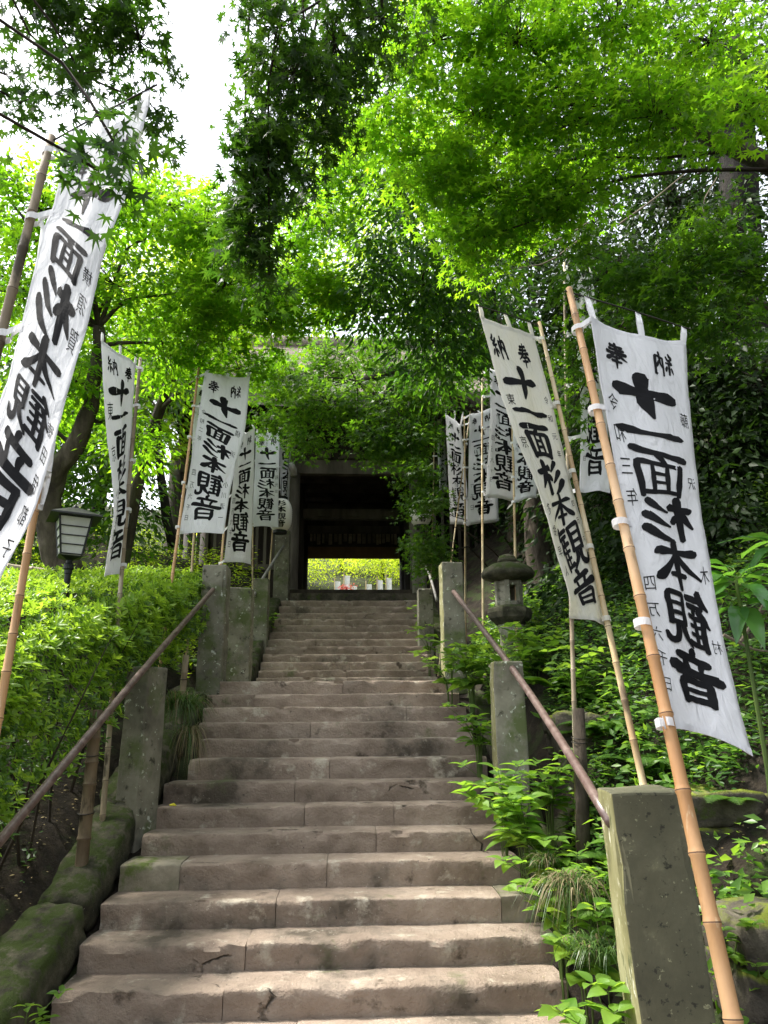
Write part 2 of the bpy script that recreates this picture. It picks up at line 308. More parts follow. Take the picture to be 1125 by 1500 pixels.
def leafmesh(name, P, D, N, S, tmpl, mat, parent, rnd=None, kind='stuff'):
    """P centres, D tip directions, N normals, S sizes -> one mesh of real leaf faces"""
    tv, tf = tmpl; P = np.asarray(P, float); D = np.asarray(D, float); N = np.asarray(N, float); S = np.asarray(S, float)
    D /= np.linalg.norm(D, axis=1, keepdims=True) + 1e-9
    X = np.cross(D, N); X /= np.linalg.norm(X, axis=1, keepdims=True) + 1e-9
    Z = np.cross(X, D)
    k = len(tv); n = len(P)
    V = P[:, None, :] + S[:, None, None]*(tv[None, :, 0:1]*X[:, None, :] + tv[None, :, 1:2]*D[:, None, :] + tv[None, :, 2:3]*Z[:, None, :])
    org = np.array(parent.location if parent.type == 'EMPTY' else parent['org']) if parent else np.array([P[:,0].mean(), P[:,1].mean(), V[:,:,2].min()])
    V = V.reshape(-1, 3) - org
    me = bpy.data.meshes.new(name)
    me.vertices.add(len(V)); me.vertices.foreach_set('co', V.astype(np.float32).ravel())
    loops = np.concatenate([np.array(f) for f in tf]); lens = np.array([len(f) for f in tf])
    L = (loops[None, :] + (np.arange(n)*k)[:, None]).ravel()
    me.loops.add(len(L)); me.loops.foreach_set('vertex_index', L.astype(np.int32))
    ls = np.tile(lens, n); st = np.concatenate([[0], np.cumsum(ls)[:-1]])
    me.polygons.add(len(ls)); me.polygons.foreach_set('loop_start', st.astype(np.int32)); me.polygons.foreach_set('loop_total', ls.astype(np.int32))
    me.materials.append(mat)
    a = me.attributes.new('rnd', 'FLOAT', 'POINT')
    r = RNG.random(n) if rnd is None else np.asarray(rnd)
    a.data.foreach_set('value', np.repeat(r, k).astype(np.float32))
    me.update(calc_edges=True); me.validate()
    TRI_COUNT[0] += n*int(sum(l-2 for l in lens))
    o = bpy.data.objects.new(name, me); COL.objects.link(o)
    if parent: o.parent = parent; o['org'] = tuple(org)
    else: o.location = org; o['org'] = tuple(org)
    if kind: o['kind'] = kind
    return o
def unit(n):
    v = RNG.normal(size=(n, 3)); return v/np.linalg.norm(v, axis=1, keepdims=True)
def sprays(blobs, per, rad, flat=.14, droop=.35, shell=0.0, tilt=.45):
    """blobs: (centre, (rx,ry,rz), count). -> leaf P, D, N plus spray centres. Layered fans as a maple carries them."""
    P = []; D = []; N = []; SC = []; RN = []
    for (c, r, cnt) in blobs:
        c = np.array(c)
        for i in range(cnt):
            u = unit(1)[0]*RNG.random()**(1/3 if not shell else .12)
            sc = c + u*np.array(r); SC.append((sc, c))
            az = math.atan2(u[1], u[0]) + RNG.normal()*.7; o = np.array([math.cos(az), math.sin(az), 0])
            up = np.array([o[0]*droop*.5, o[1]*droop*.5, 1]) + RNG.normal(size=3)*.22; up /= np.linalg.norm(up)
            a = np.cross(up, [0.3, .2, .1]); a /= np.linalg.norm(a); b = np.cross(up, a)
            m = int(per*(.7 + .6*RNG.random())); rr = rad*(.6 + .7*RNG.random())
            th = RNG.random(m)*2*np.pi; q = np.sqrt(RNG.random(m))*rr
            dirs = np.cos(th)[:, None]*a + np.sin(th)[:, None]*b
            p = sc + dirs*q[:, None] + up*RNG.normal(size=m)[:, None]*flat*rr
            p[:, 2] -= droop*(q**2)/rr
            d = dirs*.7 + o*.45 + np.array([0, 0, -.35*droop/.35]) + RNG.normal(size=(m, 3))*.35
            P.append(p); D.append(d); N.append(up + RNG.normal(size=(m, 3))*tilt); RN.append(np.clip(RNG.random()*.75 + RNG.normal(size=m)*.15, 0, 1))
    return np.concatenate(P), np.concatenate(D), np.concatenate(N), SC, np.concatenate(RN)

def tree(name, label, cat, trunk, trad, blobs, tmpl, size, per, rad, mat, group=None, limbs=True, dens=1.0, barkm=None, twigs=True, droop=.35, flat=.14, tilt=.45, nlimb=7, base=None, shell=0.0, limb_r=None):
    barkm = barkm or BARK; blobs = [(c, r, max(1, round(n*dens))) for c, r, n in blobs]
    root = empty(name, base if base is not None else trunk[0], label, cat, group)
    m = MB(); n = max(10, len(trunk)*4)
    pts = crom(trunk, n); rd = [lerp(trad[0], trad[1], i/(n-1))*(1 + .06*nz(i*1.7, 3.1)) for i in range(n)]
    pts = [p + np.array([nz(i*.7, 1.3), nz(i*.7, 9.3), 0])*trad[0]*.35 for i, p in enumerate(pts)]
    m.tube(pts, rd, 10 if trad[0] > .1 else 7); m.build('trunk', barkm, root, smooth=True)
    P, D, N, SC, RN = sprays(blobs, per, rad, flat, droop, shell, tilt)
    if limbs:
        for (c, r, cnt) in blobs:
            c = np.array(c); dd = [np.linalg.norm(np.array(p) - c) + max(0, (p[2] - c[2]))*.8 for p in pts]
            j = int(np.argmin(dd)); a = np.array(pts[j]); L = np.linalg.norm(c - a)
            if L < .15: continue
            mid = (a + c)/2 + np.array([RNG.normal()*.06*L, RNG.normal()*.06*L, .10*L]); q1 = (a+mid)/2 + RNG.normal(size=3)*.04*L; q2 = (mid+c)/2 + RNG.normal(size=3)*.05*L
            lr = (limb_r or min(trad[0]*.5, .012 + .013*L)); k = nlimb
            lp = crom([a, q1, mid, q2, c], k + 4)
            MB().tube(lp, [lerp(lr, max(lr*.3, .006), i/(k+3)) for i in range(k+4)], 6).build('limb', barkm if lr > .03 else TWIG, root, smooth=True)
    if twigs:
        t = MB()
        for (sc, c) in SC:
            L = np.linalg.norm(sc - c)
            if L < .05: continue
            mid = (sc + c)/2 + np.array([RNG.normal()*.1*L, RNG.normal()*.1*L, .12*L])
            t.tube([c, (c+mid)/2 + RNG.normal(size=3)*.04*L, mid, sc], [min(.012, .003+.005*L)*q for q in (1.3, 1.1, .8, .35)], 3, cap=False)
        tag(t.build('twigs', TWIG, root), kind='stuff')
    leafmesh('crown', P, D, N, size*(.5 + .9*RNG.random(len(P))), tmpl, mat, root, RN)
    return root

# ------------------------------------------------------------------ stair profile and terrain
SY = [4.78, 5.132, 5.475, 5.838, 6.208, 6.578, 6.932, 7.295, 7.657, 8.021, 8.383, 8.744, 9.105, 9.466]
SZ = [.168, .335, .5, .672, .855, 1.013, 1.179, 1.351, 1.54, 1.715, 1.885, 2.045, 2.205, 2.375]
SLx = [60, 78, 116, 148, 176, 208, 222, 240, 276, 292, 291, 297, 303, 322]
SRx = [850, 831, 817, 789, 762, 744, 730, 718, 714, 701, 693, 683, 673, 656]
SY2 = [12.3 + .32*i for i in range(12)]
SZ2 = [2.545, 2.68, 2.84, 3.0, 3.165, 3.33, 3.5, 3.665, 3.83, 4.0, 4.18, 4.36]
ZG = 4.70                                                 # ground of the gate and beyond
def zs(Y):
    xs = [-100, 4.6] + SY + [12.0] + SY2 + [16.5, 17.2, 26, 60, 200]
    ys = [0, 0] + SZ + [2.375] + SZ2 + [ZG, ZG, ZG, 16, 30]
    return float(np.interp(Y, xs, ys))
def ground_z(X, Y):
    s = zs(Y); b = .07*nz(X, Y, 0, 1.1) + .03*nz(X, Y, 5, 4)
    if Y > 17.2 and abs(X) < 6: return s + b*.2 if Y < 24 else s + b
    if X < -2.05:
        t = -X - 2.05
        h = s - .05 + min(t, .25)*.9 + min(t, 1.2)*.30 + max(0, t-1.2)*.30
        if t > 9: h -= (t-9)*.22
        return h + b
    if X > 1.75:
        t = X - 1.75
        h = s - .05 + min(t, .22)*1.6 + min(t, 1.0)*.62 + max(0, min(t, 26)-1.0)*.72
        return h + b*1.6
    return s - .22
def build_ground():
    xs = list(np.concatenate([np.linspace(-400, -30, 10), np.linspace(-26, -7, 14), np.arange(-6.5, 7.0, .16), np.linspace(7.5, 26, 18), np.linspace(32, 400, 10)]))
    ys = list(np.concatenate([np.linspace(-300, -14, 8), np.arange(-12, 1.5, 1.2), np.arange(1.6, 18, .16), np.linspace(18.5, 45, 26), np.linspace(52, 500, 12)]))
    m = MB(); m.v = [(x, y, ground_z(x, y)) for y in ys for x in xs]; nx = len(xs)
    for j in range(len(ys)-1):
        for i in range(nx-1):
            cx = (xs[i]+xs[i+1])/2; cy = (ys[j]+ys[j+1])/2
            far = abs(cx) > 6 or cy > 17.5
            m.f.append((j*nx+i, j*nx+i+1, (j+1)*nx+i+1, (j+1)*nx+i)); m.m.append(1 if far else 0)
    tag(m.build('ground', [SOIL, FOREST], None, smooth=True, base=Vector((0, 0, 0))), kind='structure')
build_ground()

# ------------------------------------------------------------------ stone steps
def stone_block(x0, x1, yf, zt, rise, depth, root, mat, rough=.006, seed=0, tiltz=0.0):
    nx = max(4, int((x1 - x0)/.055)); gap = .0022
    x0 += gap; x1 -= gap
    ch = .012 + .008*abs(nz(seed, 7.7))
    prof = [(depth + .05, -.006), (depth*.62, 0), (depth*.3, .001), (.05, 0), (ch, -.001), (ch*.3, -ch*.35), (0, -ch), (.001, -rise*.30), (.002, -rise*.52), (.003, -rise*.75), (.006, -rise - .03), (depth + .05, -rise - .03)]
    v = []; k = len(prof); m = MB()
    for i in range(nx+1):
        t = i/nx; x = lerp(x0, x1, t); e = min(t, 1-t)*(x1-x0)          # distance from the block's ends
        er = max(0, 1 - e/.02)
        for j, (dy, dz) in enumerate(prof):
            a = nz(x*9 + seed, dz*12 + dy*6, seed*1.3); b = nz(x*2.2 + seed*3, dz*3, 4.4 + seed); c = nz(x*30, dz*34 + seed, dy*20)
            oy = oz = 0
            if 4 <= j <= 9: oy = (a*1.0 + c*.7)*rough*2.0 + b*.012
            if 1 <= j <= 6: oz = a*rough*.6 + b*.013
            if j in (4, 5, 6): cc = max(0, nz(x*6, seed*5.1, 2) - .12)*.09 + max(0, nz(x*17, seed*2.1, 8) - .15)*.035; oy += cc; oz -= cc*.7   # chips on the arris
            if 3 <= j <= 9: oy += er*.008
            if j <= 6: oz -= er*.005
            v.append((x, yf + dy + oy, zt + dz + oz + tiltz*(t - .5)))
    f = [(i*k+j, (i+1)*k+j, (i+1)*k+(j+1) % k, i*k+(j+1) % k) for i in range(nx) for j in range(k)]
    f += [tuple(range(k)), tuple(nx*k+j for j in range(k))[::-1]]
    m.add(v, f); o = m.build('step_stone', mat, root, smooth=False)
    for p in o.data.polygons[:-2]: p.use_smooth = True
    o.data.set_sharp_from_angle(angle=R(50)) if hasattr(o.data, 'set_sharp_from_angle') else None
    return o
steps = empty('stone_steps', (-.24, 4.78, 0), kind='structure')
JOINTS = {0: [430], 1: [327], 2: [360], 3: [404, 734], 4: [264, 479], 5: [551], 6: [446, 577], 7: [432], 8: [483], 9: [], 10: [455], 11: [595], 12: [372], 13: [502]}
sid = 0
for i, (y, z) in enumerate(zip(SY, SZ)):
    pxy = {0: 1495, 1: 1443, 2: 1377, 3: 1316, 4: 1261, 5: 1218, 6: 1180, 7: 1145, 8: 1110, 9: 1079, 10: 1055, 11: 1036, 12: 1017, 13: 998}[i]
    X = [at(p, pxy, y).x for p in [SLx[i]] + JOINTS[i] + [SRx[i]]]
    zp = SZ[i-1] if i else 0; yn = SY[i+1] if i < len(SY)-1 else y + .42
    for a, b in zip(X[:-1], X[1:]):
        sid += 1
        mt = STEPMOSS if (i == 4 and a < at(265, 1261, y).x - .01) or (i == 3 and a > at(720, 1316, y).x) else STEP
        stone_block(a, b, y + .008*nz(sid*3.3, 1), z + .005*nz(sid*2.1, 5), z - zp, yn - y, steps, mt, rough=[.004, .010, .007, .012][sid % 4] if i != 9 else .004, seed=sid*1.37)
    # the ground hump the photo shows at the step's outer ends is the kerb, below
for i, (y, z) in enumerate(zip(SY2, SZ2)):
    pl = lerp(375, 411, i/11); pr = lerp(641, 612, i/11); pyy = lerp(991, 879, i/11)
    js = {3: [535], 5: [538], 6: [505], 7: [505], 8: [506], 9: [505], 10: [508], 11: [510]}.get(i, [lerp(pl, pr, .5 + .25*nz(i*3.3, 2))])
    X = [at(p, pyy, y).x for p in [pl] + js + [pr]]
    for a, b in zip(X[:-1], X[1:]):
        sid += 1
        stone_block(a, b, y, z, (z - (SZ2[i-1] if i else 2.375)) + .02, .34, steps, STEP, rough=.004, seed=sid*1.37)
# landing slabs between the two flights
for r_ in range(4):
    ya = 9.9 + r_*.61
    for c_ in range(4):
        xa = -1.85 + c_*.82; sid += 1
        stone_block(xa, xa + .80, ya, 2.372, .1, .56, steps, STEP, rough=.003, seed=sid)
# paving in front of the flight
for r_ in range(6):
    for c_ in range(5):
        sid += 1; stone_block(-2.1 + c_*.82 + (r_ % 2)*.2, -2.1 + (c_+1)*.82 + (r_ % 2)*.2, 4.78 - (r_+1)*.6 - .03, .003, .2, .56, steps, STEP, rough=.003, seed=sid)

# ------------------------------------------------------------------ kerbs beside the steps
def kerb(name, pts, wd, ht, label, seed, n=9):
    root = empty(name, pts[0], label, 'kerb'); k = len(pts) - 1
    C = crom(pts, n + 1)
    for i in range(n):
        a = Vector(C[i]); b = Vector(C[i+1]); m = MB(); L = (b - a).length; q = (b - a).to_track_quat('X', 'Z').to_matrix(); ww = wd*(1 + .2*nz(i*2.2, seed)); hh = ht*(1 + .25*nz(i*3.1, seed+4))
        nu, nv = 14, 16; vs = []
        for u in range(nu+1):
            tu = u/nu; endr = (1 - abs(2*tu-1)**14)*.16 + .84
            for v in range(nv):
                an = 2*math.pi*v/nv; cx, cz = math.cos(an), math.sin(an)
                s_ = (abs(cx)**5 + abs(cz)**5)**(-.2)
                p = Vector(((tu-.5)*L*1.0, cx*s_*ww*.5*endr, cz*s_*hh*.5*endr))
                p *= 1 + .12*nz(p.x*4 + i*7, p.y*5 + seed, p.z*5) + .12*nz(p.x*11, p.y*11 + seed, p.z*11 + i) + .05*nz(p.x*30, p.y*30, p.z*30 + i)
                vs.append((a+b)/2 + q @ p)
        fs = [(u*nv+v, u*nv+(v+1) % nv, (u+1)*nv+(v+1) % nv, (u+1)*nv+v) for u in range(nu) for v in range(nv)] + [tuple(range(nv))[::-1], tuple(nu*nv+v for v in range(nv))]
        m.add(vs, fs).build('kerb_stone', KERB, root, smooth=True)
    return root
XL = lambda i: at(SLx[i], {1: 1443, 3: 1316, 5: 1218, 8: 1110, 13: 998}[i], SY[i]).x
kerb('mossy_kerb', [(-2.26, 3.9, -.10), (-2.17, 4.5, .07), (-2.08, 5.13, .32), (-2.03, 5.9, .64), (-2.03, 6.7, 1.02), (-2.0, 7.5, 1.42), (-1.98, 8.3, 1.80), (-1.98, 9.1, 2.16)], .42, .36, 'mossy stone kerb climbing along the left edge of the steps', 1.0, 5)
kerb('mossy_kerb', [(1.86, 4.2, -.02), (1.78, 4.9, .16), (1.68, 5.6, .48), (1.62, 6.4, .84), (1.60, 7.2, 1.24), (1.58, 8.1, 1.68), (1.56, 9.1, 2.15)], .20, .24, 'stone kerb half hidden by plants along the right edge of the steps', 5.0, 9)
kerb('mossy_kerb', [(-1.80, 12.1, 2.36), (-1.77, 13.3, 2.96), (-1.74, 14.6, 3.62), (-1.70, 15.9, 4.3)], .34, .34, 'mossy kerb left of the narrower upper flight of steps', 9.0, 7)
kerb('mossy_kerb', [(1.75, 12.1, 2.36), (1.75, 13.3, 2.96), (1.75, 14.6, 3.62), (1.75, 15.9, 4.3)], .34, .32, 'kerb right of the upper flight under overhanging leaves', 12.0, 7)

# ------------------------------------------------------------------ stone posts and rails
def post(px_l, px_r, py_top, D, depth, zbot, rz, label, mats=(POST,), bev=.018, taper=.97, lean=0):
    a = at(px_l, py_top, D); b = at(px_r, py_top, D); c = (a + b)/2; wd = (b - a).length; ht = c.z - zbot
    bm = bmesh.new(); bmesh.ops.create_cube(bm, size=1)
    for v in bm.verts:
        s_ = taper if v.co.z > 0 else 1
        v.co = Vector((v.co.x*wd*s_, v.co.y*depth*s_, (v.co.z + .5)*ht))
    bmesh.ops.bevel(bm, geom=bm.edges[:], offset=bev, segments=2, affect='EDGES', profile=.6)
    bmesh.ops.subdivide_edges(bm, edges=[e for e in bm.edges if e.calc_length() > .15], cuts=9, use_grid_fill=True)
    for v in bm.verts:
        ex, ey, ez = abs(v.co.x)/(wd*.5), abs(v.co.y)/(depth*.5), (1 if v.co.z > ht*.97 else 0); ed = sum(q > .86 for q in (ex, ey)) + ez
        if ed >= 2:
            cc = max(0, nz(v.co.z*9, D*3.1 + (v.co.x > 0)*9, (v.co.y > 0)*5 + v.co.x*8) - .05)*.035
            v.co.x -= math.copysign(cc, v.co.x); v.co.y -= math.copysign(cc, v.co.y); v.co.z -= cc*.6*ez
        n_ = Vector((nz(v.co.x*7 + D, v.co.z*5, v.co.y*7), nz(v.co.x*7, v.co.z*5 + D, 3 + v.co.y*7), nz(v.co.x*6, v.co.y*6, D))); v.co += n_*.006
    me = bpy.data.meshes.new('stone_post'); 
    for mt in mats: me.materials.append(mt)
    bm.normal_update()
    for f in bm.faces:
        f.smooth = False
        if len(mats) > 1 and f.normal.x < -.6: f.material_index = 1
    bm.to_mesh(me); bm.free()
    o = bpy.data.objects.new('stone_post', me); COL.objects.link(o); o.location = (c.x, D + depth/2*math.cos(rz), zbot); o.rotation_euler = (0, R(lean), rz)
    o['org'] = tuple(o.location)
    return tag(o, label, 'stone post')
post(920, 1022, 1160, 3.85, .32, -.1, R(-6), 'large olive green algae covered stone post at the lower right with bamboo pole crossing it', (POSTG, POSTY), bev=.014, taper=1.0, lean=-2.2)
post(722, 768, 968, 6.75, .28, .7, R(-3), 'square stone post under the right rail beside the leafy plant', (POST, POSTY))
post(646, 678, 823, 9.45, .30, 2.2, R(2), 'pale stone post where the right rail ends at the top of the lower flight', (POST, POSTY))
post(190, 232, 976, 6.75, .28, .75, R(-24), 'leaning stone post supporting the lower left handrail beside grass tuft', (POST, POST))
post(297, 334, 827, 9.5, .30, 2.2, R(-4), 'tall lichen spotted stone post at the top end of the lower left rail', (POST, POST))
post(335, 370, 860, 10.5, .30, 2.2, R(-2), 'shorter lichen spotted stone post on the landing behind the tall left one', (POST, POST))
post(371, 394, 847, 13.6, .26, 2.9, R(-3), 'thin grey stone post carrying the upper left pipe rail', (POST, POST))
post(403, 425, 776, 16.1, .30, 4.2, R(-2), 'pale stone post beside the gate at the top of the stairs on the left', (POST, POST))
if 0: post(-38, 3, 1182, 4.6, .28, .0, R(-4), 'stone post cut by the left edge of the photo under the rail', (POST, POST))
post(612, 634, 862, 13.6, .26, 2.9, R(2), 'small post half hidden by leaves on the right of the upper flight', (POST, POST))
post(604, 624, 790, 16.3, .30, 4.2, R(2), 'shaded stone post right of the gate opening behind maple leaves', (POST, POST))
def rail(pts, r, mat, label, name='handrail', n=14):
    m = MB(); C = crom([Vector(p) for p in pts], n); m.tube(C, r, 12)
    return tag(m.build(name, mat, None, smooth=True), label, 'handrail')
rail([at(-60, 1300, 4.0), at(20, 1208, 4.75), at(228, 960, 6.85), at(312, 864, 9.45)], .030, RAIL, 'brown painted pipe handrail running up the left side of the lower steps')
rail([at(895, 1205, 4.0), at(815, 1075, 5.3), at(745, 972, 6.9), at(664, 866, 9.45)], .030, RAIL, 'worn reddish brown pipe handrail on the right side of the lower steps')
rail([at(372, 872, 13.5), at(382, 852, 14.2), at(415, 800, 16.1)], .030, STEELG, 'grey pipe handrail on the left side of the upper steps')
rail([at(640, 880, 12.7), at(631, 848, 13.6), at(622, 826, 14.8), at(617, 815, 16.2)], .026, STEELG, 'thin grey pipe handrail among leaves on the right of the upper steps')

# ------------------------------------------------------------------ retaining walls of rough stone on the right bank
def rubble_wall(name, x0, x1, y0, ztops, rowh, label, seed, skew=0.0, depth=.45, mn=.28, mx=.62, mat=None):
    root = empty(name, ((x0+x1)/2, y0, ztops - rowh*3), label, 'stone wall'); rs = random.Random(seed)
    for r_ in range(3 if rowh > .12 else 2):
        x = x0 + rs.random()*.1 - .1
        while x < x1:
            L = rs.uniform(mn, mx); h = rowh*rs.uniform(.85, 1.0); bm = bmesh.new(); bmesh.ops.create_cube(bm, size=1)
            bmesh.ops.subdivide_edges(bm, edges=bm.edges[:], cuts=5, use_grid_fill=True)
            zc = ztops - rowh*(r_ + .5); k = rs.random()*50
            for v in bm.verts:
                p = v.co.copy(); q = Vector((p.x, p.y, p.z)); nrm = q.normalized()*.62
                p = p.lerp(nrm, .16); p = Vector((p.x*L*1.04, p.y*depth, p.z*h*1.12))
                p += Vector((nz(p.x*5+k, p.y*5, p.z*5), nz(p.x*5, p.y*5+k, p.z*5), nz(p.x*5, p.y*5, p.z*5+k)))*.06 + Vector((nz(p.x*16+k, p.y*16, p.z*16), nz(p.x*16, p.y*16+k, p.z*16), nz(p.x*16, p.y*16, p.z*16+k)))*.022
                v.co = p + Vector((x + L/2, y0 + skew*(x + L/2 - x0) + r_*(-.03) + depth/2 + rs.uniform(-.01, .01), zc)) - Vector(root.location)
            me = bpy.data.meshes.new('wall_stone'); me.materials.append(mat or ROCK); bm.to_mesh(me); bm.free()
            for p in me.polygons: p.use_smooth = True
            o = bpy.data.objects.new('wall_stone', me); COL.objects.link(o); o.parent = root; x += L
rubble_wall('stone_wall', 2.15, 5.0, 5.15, 1.42, .20, 'dark rubble wall with bright moss on top right of the big post', 1, depth=.6, mn=.45, mx=.85)
rubble_wall('stone_wall', 2.05, 4.2, 4.05, .93, .24, 'low moss capped ledge at the lower right edge of the photo', 2, depth=.5, mn=.5, mx=.9)
rubble_wall('stone_wall', 1.95, 3.4, 6.7, 1.95, .17, 'short mossy stone wall behind the bamboo stake and plants', 3)
if 0: rubble_wall('stone_wall', -4.6, -2.45, 5.2, .95, .26, 'dark stone wall in deep shade under the azalea hedge', 4, depth=.5, mn=.5, mx=.9, mat=ROCKD)

# ------------------------------------------------------------------ brush lettering (100 x 100 cell, x right, y down; x, y, brush width)
GLYPH = {
 '十': [[(3,47,12),(12,50,17),(35,50,11),(62,44,10),(86,38,17),(97,41,6)], [(50,3,10),(54,10,15),(53,40,12),(50,66,12),(42,97,3)]],
 '一': [[(2,38,9),(9,47,20),(30,50,15),(60,46,13),(88,38,24),(98,46,8)]],
 '面': [[(3,12,8),(12,14,12),(50,10,9),(88,5,13),(97,9,5)], [(55,12,9),(46,22,10),(38,30,6)], [(12,28,9),(15,34,11),(17,70,11),(19,96,8)], [(14,32,9),(50,30,8),(80,27,10),(87,34,12),(84,66,11),(82,95,9)],
        [(37,32,6),(38,55,7),(39,84,7)], [(62,31,6),(62,55,7),(61,84,7)], [(38,50,6),(61,48,6)], [(39,67,6),(61,65,6)], [(18,88,9),(50,86,8),(82,86,9)]],
 '杉': [[(2,32,7),(10,34,12),(30,29,9),(48,24,12)], [(28,3,8),(30,12,13),(28,50,11),(27,97,9)], [(28,34,9),(16,56,10),(2,76,3)], [(30,42,6),(38,50,11),(46,60,9)],
        [(84,3,8),(82,10,12),(68,24,9),(52,36,3)], [(92,30,8),(90,37,13),(70,55,10),(48,68,3)], [(98,58,8),(95,66,14),(74,86,11),(44,99,3)]],
 '本': [[(8,30,8),(16,32,12),(50,27,9),(84,22,14),(94,26,6)], [(48,3,8),(52,10,13),(51,50,12),(50,98,8)], [(48,32,9),(34,54,11),(4,80,3)], [(53,32,6),(70,54,11),(88,72,17),(99,78,7)], [(32,72,7),(50,70,9),(70,69,8)]],
 '観': [[(20,2,8),(14,14,9),(4,28,3)], [(14,14,6),(30,12,8),(48,10,8)], [(12,26,6),(30,24,7),(46,22,7)], [(20,28,8),(12,42,8),(2,56,3)], [(14,42,7),(15,70,9),(15,98,8)], [(30,26,6),(33,34,9)],
        [(14,42,6),(32,40,7),(47,38,7)], [(15,56,5),(45,54,6)], [(15,71,5),(45,69,6)], [(15,89,7),(32,88,7),(50,86,9)], [(31,40,6),(31,64,7),(31,88,6)],
        [(57,8,7),(59,30,9),(60,62,8)], [(58,10,7),(74,8,7),(88,7,9),(91,14,10),(89,38,9),(88,62,8)], [(60,26,6),(88,24,6)], [(60,42,6),(88,41,6)], [(60,59,7),(88,58,7)],
        [(67,62,8),(62,78,10),(46,97,4)], [(79,62,8),(78,80,9),(82,91,10),(94,92,9),(99,78,4)]],
 '音': [[(46,0,7),(52,6,11),(51,15,8)], [(16,19,7),(24,20,10),(50,17,8),(78,14,11),(86,17,5)], [(32,24,6),(36,30,9),(38,38,6)], [(68,20,8),(64,30,9),(59,38,4)],
        [(0,43,9),(8,46,13),(50,42,10),(90,36,16),(99,42,6)], [(24,56,9),(27,62,11),(28,80,11),(30,100,8)], [(26,58,8),(50,56,8),(72,54,10),(79,60,12),(77,80,11),(75,99,9)], [(28,74,7),(76,73,7)], [(29,92,9),(75,91,9)]],
 '奉': [[(20,15,6),(28,16,9),(52,13,7),(76,9,10)], [(16,29,6),(26,29,9),(52,27,7),(80,23,9)], [(4,45,7),(14,44,10),(50,41,8),(94,36,11)], [(50,0,7),(52,10,10),(46,34,10),(30,54,9),(4,70,3)],
        [(54,38,5),(70,52,9),(88,62,14),(99,66,5)], [(34,59,6),(50,58,7),(68,55,7)], [(26,75,6),(50,73,8),(74,71,8)], [(49,50,7),(51,75,9),(50,100,5)]],
 '納': [[(20,0,6),(14,12,9),(6,20,6),(16,26,8),(24,26,5)], [(34,12,6),(24,26,8),(6,42,7),(20,42,7),(38,38,6)], [(22,42,7),(23,64,9),(22,86,7)], [(10,58,5),(7,68,9),(1,80,4)], [(32,54,5),(37,64,10),(39,74,6)],
        [(52,22,7),(54,30,9),(54,70,9),(53,96,7)], [(54,26,7),(74,23,8),(90,20,9),(95,28,11),(93,66,10),(92,92,9),(84,88,4)], [(74,2,7),(74,20,9),(70,44,9),(57,66,3)], [(74,38,5),(81,50,9),(88,62,8)]],
}
def stroke_strip(st, n=12):
    C = crom([np.array(p, float) for p in st], n); L = []
    for i, c in enumerate(C):
        t = C[min(i+1, n-1)][:2] - C[max(i-1, 0)][:2]; t = t/(np.linalg.norm(t) + 1e-9); nn = np.array([-t[1], t[0]])
        wv = max(c[2], 1.2)*.5*1.3*(1 + .10*nz(i*1.9, c[0]*.37, c[1]*.21))
        for k in (-1, 0, 1): L.append((c[0] + nn[0]*wv*k, c[1] + nn[1]*wv*k))
    f = []
    for i in range(n-1):
        for k in range(2): f.append((i*3+k, i*3+k+1, (i+1)*3+k+1, (i+1)*3+k))
    # rounded ends
    for (i0, i1) in ((0, 1), (n-1, n-2)):
        c = np.array(L[i0*3+1]); b = np.array(L[i1*3+1]); d = c - b; d = d/(np.linalg.norm(d)+1e-9); h = np.linalg.norm(np.array(L[i0*3]) - c)
        L.append(tuple(c + d*h*.55)); q = len(L)-1
        f += [(i0*3, q, i0*3+1), (i0*3+1, q, i0*3+2)]
    return L, f
CH = {}
def font_char(ch):
    """outline of one character from Blender's own font, as triangles in a 0..1 cell, y down"""
    if ch in CH: return CH[ch]
    cu = bpy.data.curves.new('glyph', 'FONT'); cu.body = ch; cu.fill_mode = 'FRONT'; cu.resolution_u = 2; cu.offset = -.004
    o = bpy.data.objects.new('glyph', cu); COL.objects.link(o)
    dg = bpy.context.evaluated_depsgraph_get(); me = bpy.data.meshes.new_from_object(o.evaluated_get(dg))
    V = [(v.co.x, v.co.y) for v in me.vertices]; F = [tuple(p.vertices) for p in me.polygons]
    bpy.data.objects.remove(o); bpy.data.curves.remove(cu); bpy.data.meshes.remove(me)
    CH[ch] = ([(x, .82 - y) for x, y in V], F); return CH[ch]

# ------------------------------------------------------------------ bamboo
def bamboo_mesh(a, b, ra, rb, mat, parent, seed=0, name='pole', gap=.26, bend=.01):
    """a lower end, b upper end"""
    a = Vector(a); b = Vector(b); L = (b - a).length; rs = random.Random(seed); pts = []; rad = []; mi = []
    s = 0; nodes = []; s = rs.uniform(.05, gap)
    while s < L - .05: nodes.append(s); s += gap*rs.uniform(.8, 1.2)*(1.0)
    ss = [0.0]
    for q in nodes: ss += [q-.014, q-.006, q-.002, q+.002, q+.008, q+.02]
    ss.append(L); side = (b - a).cross(Vector((0, 1, 0))).normalized()
    for s in ss:
        t = s/L; base = lerp(ra, rb, t); k = min([abs(s - q) for q in nodes] + [9])
        f = 1.0 + (.10 if k <= .0065 else (.05 if k < .01 else 0)) - (.04 if .012 < k < .03 else 0)
        pts.append(a.lerp(b, t) + side*bend*math.sin(t*3.1 + seed)*L*.3 + side*.0015*nz(s*6, seed)); rad.append(base*f)
    n = 12; m = MB(); m.tube(pts, rad, n)
    k = 0
    for i in range(len(pts)-1):
        s = (ss[i] + ss[i+1])/2; ring = any(abs(s - q) < .0035 for q in nodes)
        for j in range(n): m.m[k] = 1 if ring else 0; k += 1
    return m.build(name, [mat, NODE], parent, smooth=True, base=a)

